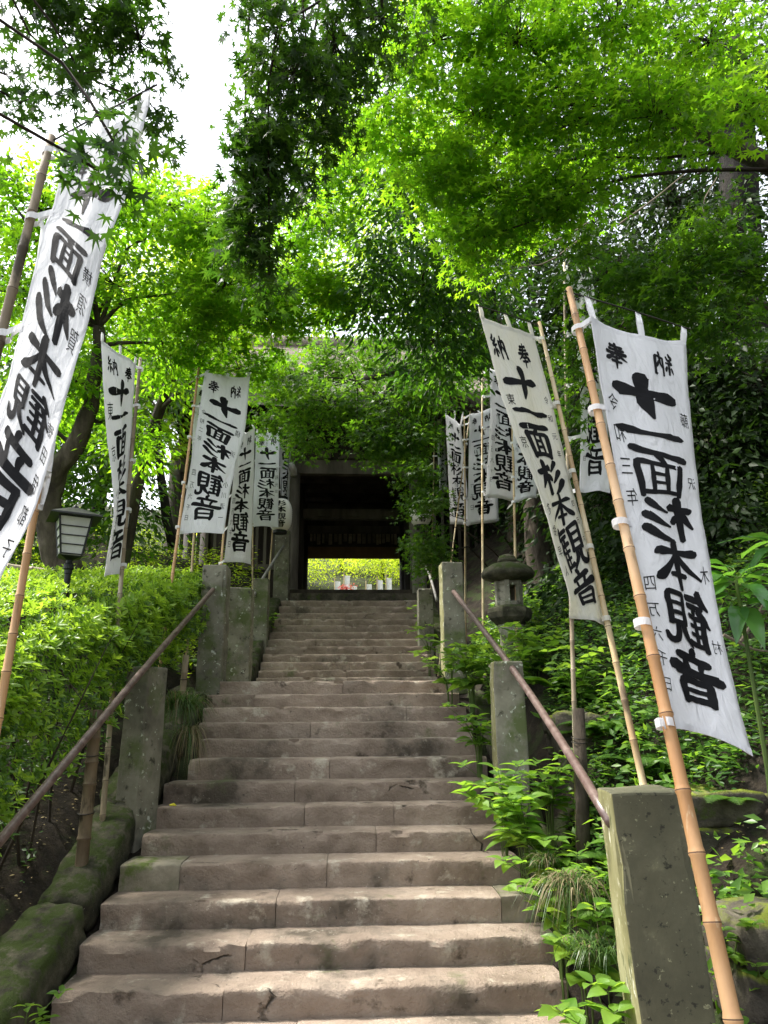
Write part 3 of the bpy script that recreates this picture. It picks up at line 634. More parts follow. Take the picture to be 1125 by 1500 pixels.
# ------------------------------------------------------------------ banners
BG = 'white votive banners on bamboo poles lining the steps'
def banner(label, left, right, pole, pr, side, mirror, small=(), mat=CLOTH, pmat=BAMBOOP, amp=.02, phase=0.0, top_sag=.02, fold=1.0, detail=True, bar=True, seed=0, nloops=5, ink=INK, main=True, ds=1.0, skew=0.0, vsc=1.0):
    left = [(a, b, c*ds) for a, b, c in left]; right = [(a, b, c*ds) for a, b, c in right]; pole = [(a, b, c*ds) for a, b, c in pole]; pr = (pr[0]*ds**.7, pr[1]*ds**.7)
    nv, nu = (60, 20) if detail else (26, 9)
    Lp = crom([at(*p) for p in left], nv+1); Rp = crom([at(*p) for p in right], nv+1)
    top = at(*pole[0]); low = at(*pole[1]); d = (low - top).normalized(); q = low.copy()
    for _ in range(400):
        if q.z < ground_z(q.x, q.y) - .15: break
        q = q + d*.04
    foot = q
    root = empty('votive_banner', foot, label, 'banner', BG)
    bamboo_mesh(foot, top - d*.03, pr[1], pr[0], pmat, root, seed, gap=.24)
    wid = np.linalg.norm(np.array(Rp[nv//2]) - np.array(Lp[nv//2]))
    def base(u, v):
        t = max(0, min(1, v))*nv; i = min(int(t), nv-1); t -= i
        a = Lp[i]*(1-t) + Lp[i+1]*t; b = Rp[i]*(1-t) + Rp[i+1]*t
        return a + (b - a)*u
    def S(u, v):
        p = base(u, v); e = math.sin(math.pi*min(1, max(0, u)))
        wv = amp*(math.sin(u*6.3*fold + v*5.0 + phase)*.6 + math.sin(u*11*fold - v*9 + phase*2)*.22 + .5*nz(u*2.5, v*7, phase)) * (.35 + .65*e)
        a = np.array(Rp[nv//2]) - np.array(Lp[nv//2]); c = np.cross(a, np.array(Lp[-1]) - np.array(Lp[0])); c /= np.linalg.norm(c) + 1e-9
        p = p + c*(wv + .005*nz(u*5 + phase, v*16 + u*6, 2) + .003*nz(u*14, v*40, phase))
        p = p + np.array([0, 0, -1])*(top_sag*math.sin(math.pi*u)*max(0, 1 - v*6))
        p = p + np.array([0, 0, 1])*(top_sag*.8*math.sin(math.pi*u + .3)*max(0, v*7 - 6))
        return p
    def nrm(u, v):
        a = S(min(1, u+.02), v) - S(max(0, u-.02), v); b = S(u, min(1, v+.01)) - S(u, max(0, v-.01))
        c = np.cross(a, b); return c/(np.linalg.norm(c) + 1e-9)
    th = .0012; m = MB(); vs = []
    for sgn in (-1, 1):
        for j in range(nv+1):
            for i in range(nu+1):
                u, v = i/nu, j/nv; p = S(u, v) + nrm(u, v)*(th*.5*sgn); vs.append(p)
    W = nu+1; off = W*(nv+1); fs = []
    for j in range(nv):
        for i in range(nu):
            a = j*W+i; fs.append((a, a+1, a+1+W, a+W)); fs.append((off+a, off+a+W, off+a+1+W, off+a+1))
    for i in range(nu): fs.append((i, off+i, off+i+1, i+1)); b = nv*W+i; fs.append((b, b+1, off+b+1, off+b))
    for j in range(nv): a = j*W; fs.append((a, a+W, off+a+W, off+a)); b = j*W+nu; fs.append((b, off+b, off+b+W, b+W))
    m.add(vs, fs); cloth = m.build('cloth', mat, root, smooth=True)
    # seams along the hem and the sides
    hm = MB()
    def strip(uv, wd, o_, du, dv):
        for sgn in (-1, 1):
            vs = []
            for (u, v) in uv:
                n_ = nrm(u, v)*(o_*sgn); vs += [S(u, v) + n_, S(u + du, v + dv) + n_]
            hm.add(vs, [(2*i, 2*i+1, 2*i+3, 2*i+2) for i in range(len(uv)-1)])
    if detail:
        strip([(i/nu, .982) for i in range(nu+1)], 0, .0016, 0, .018)
        strip([(i/nu, 0) for i in range(nu+1)], 0, .0016, 0, .012)
        sv = .975 if (side == 'R') else 0.0
        strip([(sv, j/nv) for j in range(nv+1)], 0, .0021, .025, 0)
        hm.build('hem', mat, cloth, smooth=True)
    # lettering printed through the cloth
    def put(mb, L, F, o_):
        for sgn in (-1, 1):
            vs = [];
            for (u, v) in L:
                uu = 1 - u if mirror else u
                vs.append(S(uu, v) + nrm(min(.97, max(.03, uu)), v)*(sgn*o_))
            mb.add(vs, F)
    if main:
        rows = [('十', .125, .235), ('一', .245, .292), ('面', .300, .412), ('杉', .412, .522), ('本', .518, .622), ('観', .620, .765), ('音', .765, .915)]
        if not detail: pass
        cells = [(c, .17, .83, a, b) for c, a, b in rows] + [('奉', .63, .86, .045, .118), ('納', .15, .38, .045, .118)]
        for (c, u0, u1, v0, v1) in cells:
            lt = MB(); kw = 1.3 if c in '十一' else 1.0; sk = random.Random(ord(c)*7 + seed); dx = sk.uniform(-.03, .03); kw *= sk.uniform(.86, 1.12); ra = sk.uniform(-.06, .06); sc_ = sk.uniform(.93, 1.05)
            for k, st in enumerate(GLYPH[c]):
                L, F = stroke_strip([(50 + ((x-50) - (y-50)*ra)*sc_ + sk.uniform(-1.5, 1.5), 50 + ((y-50) + (x-50)*ra)*sc_, q*kw*sk.uniform(.88, 1.12)) for x, y, q in st], 12 if detail else 7)
                put(lt, [(u0 + dx + skew*(v0-.4) + (u1-u0)*x/100, (v0 + (v1-v0)*y/100)*vsc) for x, y in L], F, .0026 + k*.00009)
            lt.build('character', ink, cloth)
    if small:
        for (txt, u, v0, v1, wd) in small:
            stp = (v1 - v0)/len(txt); hgt = min(stp*.92, wd*wid/1.8*1.08)
            for i, ch in enumerate(txt):
                if ch == '　': continue
                sm = MB(); L, F = font_char(ch); vc = v0 + stp*i
                put(sm, [(u + wd*(x - .5), vc + hgt*y) for x, y in L], F, .0024)
                sm.build('small_character', INK if detail else INKG, cloth)
    # crossbar and tabs
    far = 1.0 if side == 'L' else 0.0; near = 1 - far
    e = S(far, 0) ; e2 = S(near, 0); up = Vector((0, 0, .085))
    if bar:
        bdir = (Vector(e) + up - top).normalized(); bend = Vector(e) + up + bdir*.04
        MB().tube([top - bdir*.03, (top+bend)/2 + Vector((0, 0, .006)), bend], .0045, 6).build('crossbar', ROD, root, smooth=True)
        for u in (near + (.03 if near == 0 else -.03), .5, far + (-.03 if far == 1 else .03)):
            p = Vector(S(u, 0.004)); t = (p - top).dot(bdir); bp = top + bdir*t; du = (Vector(Rp[0]) - Vector(Lp[0])).normalized()*.021; n_ = Vector(nrm(.5, .02))
            mb = MB()
            vs = []
            for (c, o_) in ((p, .003), (p.lerp(bp, .5), .006), (bp + Vector((0, 0, .006)), .001), (p.lerp(bp, .5), -.006), (p, -.003)):
                vs += [c - du + n_*o_, c + du*.95 + n_*o_]
            mb.add(vs, [(2*i, 2*i+1, 2*i+3, 2*i+2) for i in range(4)]); mb.build('tab', mat, root, smooth=True)
    # loops holding the side of the cloth to the pole
    for i in range(nloops):
        v = [.01, .23, .47, .73, .985][i] if nloops == 5 else (.02 + .96*i/(nloops-1))
        e = Vector(S(near, v)); tt = max(0, (e - top).dot(d)); pp = top + d*tt; rr = lerp(pr[0], pr[1], tt/((foot-top).length)) + .010
        tow = (e - pp); tow = tow - d*tow.dot(d); gapd = tow.length; tow.normalize(); sd = d.cross(tow)
        mb = MB(); n = 12; hh = .017; ring = []
        for j in range(n+1):
            a = .35 + (2*math.pi - .7)*j/n; c = pp + tow*math.cos(a)*rr*1.15 + sd*math.sin(a)*rr; ring.append(c)
        e_in = Vector(S(near + (.05 if near == 0 else -.05), v)); path = [e_in + sd*.003] + ring + [e_in - sd*.003]
        if gapd > rr*1.3: path = [e_in + sd*.003, e + sd*.004] + ring + [e - sd*.004, e_in - sd*.003]
        vs = []
        for k, c in enumerate(path): vs += [c - d*hh + d*.004*nz(k, seed), c + d*hh]
        mb.add(vs, [(2*k, 2*k+1, 2*k+3, 2*k+2) for k in range(len(path)-1)]); mb.build('loop', mat, root, smooth=True)
    return root

# right side, nearest first
banner('largest white banner at the right edge, mirrored brush lettering, on a thick orange bamboo pole',
       [(866,461,2.98),(884,576,2.9),(909,721,2.78),(932,848,2.68),(951,952,2.6),(972,1073,2.5)], [(1003,500,3.2),(1010,590,3.1),(1021,694,3.0),(1033,775,2.93),(1055,902,2.8),(1077,1006,2.72),(1101,1104,2.62)],
       [(834,428,3.12),(978,1080,2.50)], (.017,.030), 'L', True,
       small=[('藤　沢　　木　村', .10, .20, .80, .11), ('令和三年　　四万六千日', .88, .19, .93, .13)], pmat=BAMBOO, amp=.035, phase=.6, top_sag=.05, fold=.7, seed=3, ds=1.15, skew=-.14)
banner('cream tinted banner in the right group, its right edge laced to a long leaning pole',
       [(704,463,3.9),(727,550,3.85),(751,630,3.8),(787,718,3.75),(811,802,3.68),(833,870,3.62),(836,906,3.6)], [(782,490,4.2),(807,582,4.12),(827,670,4.05),(847,750,3.95),(871,838,3.87),(889,918,3.8)],
       [(788,476,4.25),(944,1150,3.55)], (.013,.022), 'R', False,
       small=[('東　京　　多胡早人', .13, .22, .80, .13), ('令和元年　　四万六千日', .90, .20, .85, .09)], mat=CLOTHC, pmat=BAMBOOP, amp=.03, phase=2.1, top_sag=.02, fold=.8, seed=8, ds=1.22, skew=.16)
banner('tall white banner mostly hidden between the cream banner and the nearest orange pole',
       [(834,412,5.25),(846,520,5.1),(850,620,5.0),(849,722,4.9)], [(868,400,5.35),(880,500,5.2),(889,620,5.1),(893,722,5.0)],
       [(828,388,5.3),(841,1010,4.75)], (.011,.019), 'L', True, small=[('令和二年　六千日', .86, .3, .9, .12)], pmat=BAMBOOG, amp=.04, phase=1.1, seed=12, ds=1.33)
banner('white banner just left of the cream one, its pole second nearest to the stone lantern',
       [(750,560,7.2),(751,620,7.15),(752,690,7.1),(754,737,7.0)], [(792,556,7.4),(790,620,7.3),(788,690,7.2),(786,728,7.2)],
       [(747,545,7.3),(757,925,6.8)], (.012,.016), 'L', True, small=[('四万六千日', .86, .5, .9, .12)], amp=.03, phase=3.0, seed=15, ds=1.3, detail=False)
banner('white banner behind the middle right pole with its lower hem flaring out',
       [(716,540,8.1),(718,600,8.1),(715,670,8.0),(711,729,8.0)], [(758,552,8.3),(762,620,8.2),(764,680,8.1),(767,737,8.1)],
       [(708,530,8.2),(707,905,7.7)], (.012,.017), 'L', True, small=[('四万六千日', .87, .5, .9, .12)], amp=.045, phase=4.2, seed=18, ds=1.4, detail=False)
banner('white banner with swung lettering left of the tall straight right pole',
       [(687,607,9.6),(687,660,9.6),(686,720,9.5),(684,771,9.5)], [(722,596,9.9),(726,650,9.8),(729,710,9.7),(731,764,9.7)],
       [(679,612,9.7),(682,878,9.3)], (.012,.017), 'L', True, small=[('六千日', .87, .6, .9, .13)], amp=.06, phase=5.0, seed=21, ds=1.37, detail=False)
banner('narrow white banner directly above the pale right stone post',
       [(653,606,10.8),(655,660,10.8),(657,720,10.7),(660,768,10.7)], [(676,622,11.1),(680,670,11.0),(684,720,11.0),(687,771,11.0)],
       [(689,604,11.05),(663,818,10.5)], (.011,.015), 'R', False, amp=.05, phase=1.9, seed=25, ds=1.27, detail=False)
banner('thin edge-on white banner farthest up the right side beside the gate',
       [(640,600,12.8),(641,650,12.8),(642,690,12.7),(643,722,12.7)], [(651,596,13.2),(653,640,13.2),(654,690,13.1),(655,716,13.1)],
       [(636,600,12.9),(634,730,12.7)], (.012,.015), 'L', True, amp=.05, phase=.4, seed=27, ds=1.27, detail=False)
# left side, nearest first
banner('big white banner running off the left edge, mirrored lettering seen against the sky',
       [(97,206,2.62),(80,290,2.6),(60,348,2.57),(24,504,2.5),(0,592,2.47),(-85,790,2.38),(-115,890,2.33)], [(219,153,2.42),(192,260,2.42),(152,372,2.40),(131,460,2.39),(96,580,2.35),(76,660,2.32),(48,750,2.30),(0,848,2.27),(-30,925,2.24)],
       [(76,207,2.68),(4,500,2.58)], (.019,.027), 'L', True,
       small=[('横須賀　　徳田伊都子', .13, .30, .86, .13)], pmat=BAMBOOG, amp=.03, phase=.2, top_sag=.05, fold=.8, seed=31, ds=1.12, vsc=.87)
banner('white banner hidden behind the big left one, only its curled hem and orange pole showing',
       [(60,330,3.5),(45,450,3.45),(26,600,3.4),(2,735,3.35)], [(118,320,3.4),(104,450,3.35),(86,620,3.3),(74,700,3.25),(60,744,3.2)],
       [(123,300,3.5),(8,972,3.1)], (.016,.022), 'R', True, pmat=BAMBOO, amp=.03, phase=2.5, seed=34, ds=1.3)
banner('twisted narrow white banner behind the black lamp, laced to a pole on its right',
       [(150,497,4.45),(153,580,4.42),(160,680,4.38),(165,735,4.35),(158,800,4.3),(153,846,4.28)], [(199,534,4.9),(195,600,4.85),(190,690,4.8),(186,760,4.75),(177,842,4.7)],
       [(207,528,4.95),(180,842,4.6)], (.014,.019), 'R', False, small=[('東　京　　小島美智子', .15, .22, .86, .15)], pmat=BAMBOOG, amp=.05, phase=1.4, top_sag=.02, fold=.9, seed=37, ds=1.52)
banner('white banner front of the left group with complete mirrored lettering on an orange pole',
       [(300,545,7.3),(292,600,7.3),(284,650,7.25),(273,720,7.2),(262,783,7.1)], [(366,553,7.4),(359,628,7.35),(346,680,7.3),(336,727,7.25),(328,781,7.2)],
       [(291,541,7.4),(250,850,6.9)], (.014,.019), 'L', True, small=[('横　浜　　小川清一', .13, .28, .95, .12), ('令和二年　　四万六千日', .90, .24, .95, .10)], pmat=BAMBOO, amp=.02, phase=3.3, seed=41, ds=1.27)
banner('white banner sheltered directly behind the front left one, lettering peeking past its edge',
       [(286,562,8.6),(283,620,8.5),(280,690,8.4),(277,752,8.4)], [(322,566,8.8),(318,620,8.7),(312,690,8.6),(306,752,8.6)],
       [(301,556,8.8),(282,840,8.2)], (.013,.017), 'L', True, amp=.03, phase=.9, seed=44, ds=1.2, detail=False)
banner('low white banner overlapped by the front left one, hanging just above the tall stone post',
       [(346,640,8.5),(342,700,8.4),(335,760,8.3),(329,824,8.2)], [(374,626,8.9),(372,687,8.8),(370,760,8.7),(368,826,8.6)],
       [(338,640,8.7),(323,822,8.3)], (.013,.017), 'L', True, small=[('四万六千日', .88, .5, .92, .14)], pmat=BAMBOO, amp=.03, phase=2.2, seed=47, ds=1.38)
banner('white banner third up the left side hanging square with bold lettering',
       [(375,636,10.8),(373,690,10.8),(371,735,10.7),(369,772,10.7)], [(410,630,11.0),(409,690,10.9),(408,735,10.9),(408,772,10.9)],
       [(371,630,11.0),(371,775,10.7)], (.012,.016), 'L', True, small=[('令和元年', .1, .3, .6, .14)], amp=.025, phase=4.4, seed=51, ds=1.4)
banner('narrow white banner nearest the gate on the left side',
       [(411,622,12.4),(411,665,12.4),(411,710,12.3),(411,746,12.3)], [(424,616,12.9),(427,660,12.9),(425,710,12.8),(423,746,12.8)],
       [(410,612,12.6),(395,822,12.0)], (.012,.016), 'L', True, amp=.05, phase=5.5, seed=54, ds=1.32, detail=False)

# stakes
def stake(px0, py0, px1, py1, D, r, mat, label, wires=(), name='stake', cat='stake'):
    top = at(px0, py0, D); low = at(px1, py1, D - .05); d = (low - top).normalized(); q = low.copy()
    for _ in range(12):
        if q.z < ground_z(q.x, q.y) - .1: break
        q = q + d*.04
    root = empty(name, q, label, cat)
    if name == 'bamboo_stake': bamboo_mesh(q, top, r*1.05, r, mat, root, int(px0), name='cane', gap=.2)
    else: MB().tube([q, q.lerp(top, .5) + Vector((.006, 0, 0)), top], [r*1.1, r*1.03, r], 9).build('timber', mat, root, smooth=True)
    for t in wires:
        c = top.lerp(low, t); MB().tube([c + Vector((math.cos(a)*r*1.25, math.sin(a)*r*1.25, .01*math.sin(a))) for a in np.linspace(0, 2*math.pi, 14)], .004, 5, cap=False).build('wire', ROD, root, smooth=True)
stake(141, 1040, 122, 1235, 6.1, .048, BAMBOOD, 'short cut bamboo stake tied with wire in the dark below the left rail', (.35, .78), 'bamboo_stake')
stake(847, 1038, 852, 1170, 6.0, .050, BARK, 'grey wooden stake tied to the bamboo pole beside the right rail', (.33, .38))
stake(272, 960, 266, 1030, 8.2, .035, BAMBOOG, 'dark bamboo stake between the left stone posts', (.5,), 'bamboo_stake')

# ------------------------------------------------------------------ black garden lamp on the left
def garden_lamp():
    c = at(104, 800, 7.0); zg = ground_z(c.x, c.y); root = empty('garden_lamp', (c.x, c.y, zg), 'black post lamp with white slatted panes standing above the azalea hedge', 'lamp')
    zb = at(104, 816, 7.0).z; ztop = at(104, 760, 7.0).z; h = ztop - zb; rz = R(28)
    m = MB(); m.lathe((c.x, c.y, 0), [(.030, zg), (.030, zb-.17), (.036, zb-.165), (.036, zb-.13), (.048, zb-.12), (.048, zb-.075), (.03, zb-.06), (.03, zb)], 16); m.build('post', BLACKM, root, smooth=False)
    def quad(r, z): return [Vector((c.x + math.cos(rz + math.pi/4 + k*math.pi/2)*r, c.y + math.sin(rz + math.pi/4 + k*math.pi/2)*r, z)) for k in range(4)]
    rb, rt = .135, .208
    m = MB(); m.add(quad(.05, zb-.03) + quad(rb+.006, zb+.0), [(0,3,2,1),(0,1,5,4),(1,2,6,5),(2,3,7,6),(3,0,4,7),(4,5,6,7)]); m.build('lower_cup', BLACKM, root)
    P0, P1 = quad(rb, zb+.004), quad(rt, ztop)
    for k in range(4):
        k2 = (k+1) % 4; a0, b0, a1, b1 = P0[k], P0[k2], P1[k], P1[k2]
        ctr = Vector((c.x, c.y, 0)); inn = ((ctr - Vector(((a0.x+b0.x)/2, (a0.y+b0.y)/2, 0))).normalized())*.006
        m = MB(); m.add([a0+inn, b0+inn, b1+inn, a1+inn, a0+inn*1.8, b0+inn*1.8, b1+inn*1.8, a1+inn*1.8], [(0,1,2,3),(7,6,5,4),(0,4,5,1),(1,5,6,2),(2,6,7,3),(3,7,4,0)]); m.build('pane', PANE, root)
        fr = MB(); fr.beam(a0, a1, .014, .014)
        for t, wd in ((.03, .02), (.27, .008), (.50, .008), (.73, .008), (.98, .016)): fr.beam(a0.lerp(a1, t), b0.lerp(b1, t), wd, .010)
        fr.build('frame', BLACKM, root)
    m = MB(); A = quad(.33, ztop - .005); B = quad(.32, ztop + .012); C = quad(.04, ztop + .11)
    m.add(A + B + C, [(0,3,2,1),(0,1,5,4),(1,2,6,5),(2,3,7,6),(3,0,4,7),(4,5,9,8),(5,6,10,9),(6,7,11,10),(7,4,8,11),(8,9,10,11)]); m.build('roof', BLACKM, root)
    MB().lathe((c.x, c.y, ztop + .10), [(.03, 0), (.034, .01), (.02, .03), (.004, .045)], 12).build('finial', BLACKM, root, smooth=True)
garden_lamp()

# ------------------------------------------------------------------ stone lantern on the right
def stone_lantern():
    D = 9.0; c = at(747, 900, D); X, Y = c.x, c.y; z = lambda py: at(747, py, D).z
    zg = ground_z(X, Y); root = empty('stone_lantern', (X, Y, zg - .05), 'mossy old stone lantern with mushroom shaped cap behind the right banner poles', 'stone lantern')
    def p(name, prof, n=18, mat=POST, rz=0, sm=True): m = MB(); m.lathe((X, Y, 0), [(r*(1+.0), zz) for r, zz in prof], n, rz=rz); m.build(name, mat, root, smooth=sm)
    p('base', [(.36, zg-.1), (.36, z(985)), (.30, z(975))], 6)
    p('shaft', [(.17, z(978)), (.145, z(960)), (.14, z(930)), (.17, z(916))], 16)
    p('platform', [(.17, z(917)), (.27, z(906)), (.29, z(898)), (.28, z(892)), (.2, z(888))], 6, KERB, sm=False)
    # fire box with real window openings
    h0, h1 = z(889), z(851); r = .155
    for k in range(6):
        a = math.pi/3*k + .2; m = MB(); m.box((X + math.cos(a)*r, Y + math.sin(a)*r, (h0+h1)/2), (.05, .06, h1-h0), rz=a); m.build('fire_box_pillar', POST, root)
    p('fire_box_sill', [(.165, h0 - .002), (.17, h0+.05), (.16, h0+.06)], 6, sm=False); p('fire_box_head', [(.16, h1-.07), (.17, h1-.05), (.16, h1+.01)], 6, sm=False)
    for k in range(6):
        if k in (1, 4): continue
        a = math.pi/3*(k+.5) + .2; m = MB(); m.box((X + math.cos(a)*r*.82, Y + math.sin(a)*r*.82, (h0+h1)/2), (.02, .12, h1-h0-.04), rz=a); m.build('fire_box_panel', POST, root)
    p('cap', [(.20, z(852)), (.33, z(846)), (.345, z(841)), (.31, z(834)), (.22, z(828)), (.12, z(825)), (.05, z(824))], 20, KERB)
    p('finial', [(.10, z(826)), (.13, z(822)), (.10, z(815)), (.03, z(812))], 12, KERB)
stone_lantern()

# ------------------------------------------------------------------ low bamboo fence on the left
def bamboo_fence():
    a = at(-60, 822, 9.5); b = at(104, 842, 9.9); zg = ground_z(b.x, b.y)
    root = empty('bamboo_fence', (a.x, a.y, ground_z(a.x, a.y)), 'low fence of upright canes with a double bamboo top rail beyond the hedge at left', 'fence')
    for k, dz in enumerate((0, -.085, )):
        bamboo_mesh(a + Vector((0, -.03*k, dz)), b + Vector((0, -.03*k, dz)), .045, .045, BAMBOOG, root, k, name='top_rail', gap=.3)
    n = 26; m0 = None
    for i in range(n):
        p = a.lerp(b, (i+.5)/n); h = p.z - .06 - (zg - .3)
        if m0 is None:
            m = MB(); m.tube([(0, 0, -h), (0, 0, 0)], .022, 7); me = bpy.data.meshes.new('cane'); me.from_pydata([tuple(v) for v in m.v], [], m.f); me.materials.append(BAMBOOG); m0 = me
        part_at('cane', m0, root, p + Vector((0, .03, -.06)), (nz(i, 3)*.03, nz(i, 5)*.03, i))
    MB().box(b + Vector((.08, 0, -.3)), (.10, .10, .9)).build('end_post', WOODG, root)
bamboo_fence()

# ------------------------------------------------------------------ temple gate
def gate():
    WOODG = WOODF
    root = empty('temple_gate', (.1, 18.5, ZG), 'dark old wooden temple gate with thatched roof at the head of the stairs', 'gate')
    X0, X1, Y0, Y1 = -1.46, 1.62, 17.3, 21.2; Z = ZG; ZL = 7.77
    def bx(name, x0, x1, y0, y1, z0, z1, mat=WOODD): m = MB(); m.box(((x0+x1)/2, (y0+y1)/2, (z0+z1)/2), (x1-x0, y1-y0, z1-z0)); return m.build(name, mat, root)
    for y in (Y0, (Y0+Y1)/2, Y1):
        for x in (X0, X1, -4.4, 4.6):
            fr = y == Y0
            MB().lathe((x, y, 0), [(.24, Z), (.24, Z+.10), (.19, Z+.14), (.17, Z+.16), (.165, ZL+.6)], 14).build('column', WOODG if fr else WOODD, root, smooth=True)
    for (xa, xb) in ((-4.4, X0), (X0, X1), (X1, 4.6)):
        for y in (Y0, Y1):
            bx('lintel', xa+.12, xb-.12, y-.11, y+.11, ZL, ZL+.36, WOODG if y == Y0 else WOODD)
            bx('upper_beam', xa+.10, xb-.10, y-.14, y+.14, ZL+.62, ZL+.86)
            bx('transom', xa+.1, xb-.1, y-.05, y+.05, ZL+.363, ZL+.617)
            for t in (.25, .5, .75): bx('bracket_block', lerp(xa, xb, t)-.16, lerp(xa, xb, t)+.16, y-.17, y+.17, ZL+.40, ZL+.60, WOODG)
    # carved frog-leg strut over the centre
    m = MB()
    for s_ in (-1, 1):
        m.tube([(.08 + s_*.42, Y0-.16, ZL+.38), (.08 + s_*.28, Y0-.17, ZL+.44), (.08 + s_*.14, Y0-.17, ZL+.56), (.08, Y0-.16, ZL+.60)], [.03, .05, .05, .04], 6)
    m.build('carved_strut', WOODG, root, smooth=True)
    for x, s_ in ((X0, -1), (X1, 1), (-4.4, -1), (4.6, 1)):
        m = MB(); m.tube([(x, Y0-.1, ZL-.02), (x, Y0-.32, ZL-.0), (x + .02*s_, Y0-.52, ZL+.06), (x, Y0-.60, ZL+.10)], [.10, .10, .085, .05], 8); m.build('beam_nose', WHITEP, root, smooth=True)
    bx('threshold', X0-.10, X1+.10, 16.55, 16.95, Z-.30, Z+.02, WOODD)
    bx('stone_sill', X0-.22, X1+.30, 16.2, 16.548, Z-.34, Z-.12, ROCK)
    # passage sides and the walls of the two side bays
    for x in (X0, X1):
        n = 13
        for i in range(n):
            y0 = Y0 + .18 + (Y1-Y0-.36)*i/n; bx('wall_plank', x-.03, x+.03, y0+.004, y0 + (Y1-Y0-.36)/n - .004, Z+.05, ZL)
    for (xa, xb) in ((-4.4, X0), (X1, 4.6)):
        for i in range(13):
            xx = lerp(xa+.25, xb-.25, i/12); bx('lattice_slat', xx-.035, xx+.035, Y0-.03, Y0+.03, Z+.75, ZL-.5, WOODG)
        bx('lattice_rail', xa+.17, xb-.17, Y0-.06, Y0+.06, Z+.62, Z+.75, WOODG); bx('lattice_rail', xa+.17, xb-.17, Y0-.06, Y0+.06, ZL-.5, ZL-.38, WOODG)
        for i in range(9):
            w_ = (xb-xa-.36)/9; bx('wall_plank', xa+.18+w_*i+.004, xa+.18+w_*(i+1)-.004, Y0-.025, Y0+.025, Z+.02, Z+.62, WOODD)
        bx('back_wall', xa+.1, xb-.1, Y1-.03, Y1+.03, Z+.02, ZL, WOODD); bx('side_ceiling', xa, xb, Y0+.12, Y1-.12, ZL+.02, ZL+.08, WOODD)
    for i in range(10):
        y0 = Y0 + .15 + (Y1-Y0-.3)*i/10; bx('ceiling_board', X0+.06, X1-.06, y0+.005, y0+.375, ZL+.37, ZL+.41, WOODD)
    for i in range(4): bx('ceiling_joist', X0+.06, X1-.06, Y0+.5+i*.9, Y0+.6+i*.9, ZL+.24, ZL+.365, WOODD)
    ym = (Y0+Y1)/2
    bx('inner_beam', X0+.1, X1-.1, ym-.1, ym+.1, 7.12, 7.40, WOODG); 
    for t in (.22, .5, .78): bx('beam_block', lerp(X0, X1, t)-.13, lerp(X0, X1, t)+.13, ym-.16, ym-.103, 7.17, 7.33, WOODG)
    bx('back_lintel', X0+.1, X1-.1, Y1-.08, Y1+.08, 7.22, 7.42, WOODG)
    bx('panel_board', X0+.1, X1-.1, Y1-.02, Y1+.02, 7.423, ZL+.4, WOODD)
    bx('brown_panel', X0+.1, X1-.1, Y1-.04, Y1+.02, 6.42, 6.78, WOODB); bx('panel_board', X0+.1, X1-.1, Y1-.02, Y1+.02, 6.783, 7.217, WOODD)
    rs = random.Random(4); x = X0 + .22
    bx('plaque_rail', X0+.15, X1-.15, Y1-.14, Y1-.10, 7.17, 7.21, WOODG)
    while x < X1 - .25:
        wd = rs.uniform(.055, .12); h = rs.uniform(.22, .36); m = MB(); m.box((x + wd/2, Y1-.12, 7.16-h/2), (wd, .012, h)); m.build('votive_slip', SLIP, root); x += wd + rs.uniform(.015, .06)
    # floor inside
    for i in range(5):
        y0 = 16.97 + i*.92; bx('floor_slab', X0-.1, X1+.1, y0, y0+.905, Z-.12, Z-.01, STEP)
    # rafters and the thatched roof
    ex0, ex1, ye0, ye1, ze, zr = -6.1, 6.3, 15.35, 23.1, 8.95, 12.1; yr = 19.25
    for i in range(44):
        xx = lerp(ex0+.35, ex1-.35, i/43); m = MB(); m.beam((xx, ye0+.18, ze-.16), (xx, Y0+.9, ze+.45), .07, .09); m.build('rafter', WOODD, root)
    m = MB(); nx, ny = 40, 10; V = []
    for side in (0, 1):
        for i in range(nx+1):
            for j in range(ny+1):
                t = j/ny; u = i/nx; xx = lerp(ex0, ex1, u); sag = -.18*math.sin(math.pi*u)
                inset = t*1.5; xx = lerp(ex0+inset, ex1-inset, u); yy = lerp(ye0 if side == 0 else ye1, yr, t)
                zz = ze + (zr-ze)*(t**1.12) + sag*(1-t) + .05*nz(xx*2, yy*2, 1)
                V.append((xx, yy, zz + .40)); V.append((xx, yy, zz))
    off = (nx+1)*(ny+1)*2; F = []
    for s_ in (0, 1):
        for i in range(nx):
            for j in range(ny):
                a = s_*off + (i*(ny+1)+j)*2; b = a + (ny+1)*2; F.append((a, b, b+2, a+2)); F.append((a+1, a+3, b+3, b+1))
        for i in range(nx): a = s_*off + i*(ny+1)*2; b = a + (ny+1)*2; F.append((a, a+1, b+1, b))
        for i in (0, nx):
            for j in range(ny): a = s_*off + (i*(ny+1)+j)*2; F.append((a, a+1, a+3, a+2))
    m.add(V, F); m.build('thatch_roof', THATCH, root, smooth=False)
    for i, s_ in ((0, -1), (1, 1)):
        xg = -4.5 if i == 0 else 4.7; m = MB(); m.add([(xg, ye0+.5, ze), (xg, ye1-.5, ze), (xg, yr, zr-.1)], [(0, 1, 2)]); m.add([(xg+.05, ye0+.5, ze), (xg+.05, ye1-.5, ze), (xg+.05, yr, zr-.1)], [(2, 1, 0)]); m.build('gable', WOODD, root)
    m = MB(); m.tube([(-4.7, yr, zr+.42), (0, yr, zr+.34), (4.9, yr, zr+.42)], .26, 10); m.build('ridge', THATCH, root, smooth=True)
    bx('roof_void_screen', -4.4, 4.6, Y0+.02, Y0+.06, ZL+.864, ze+1.0, WOODD)
    bx('roof_void_screen', -4.4, 4.6, Y1-.06, Y1-.02, ZL+.864, ze+1.0, WOODD)
gate()
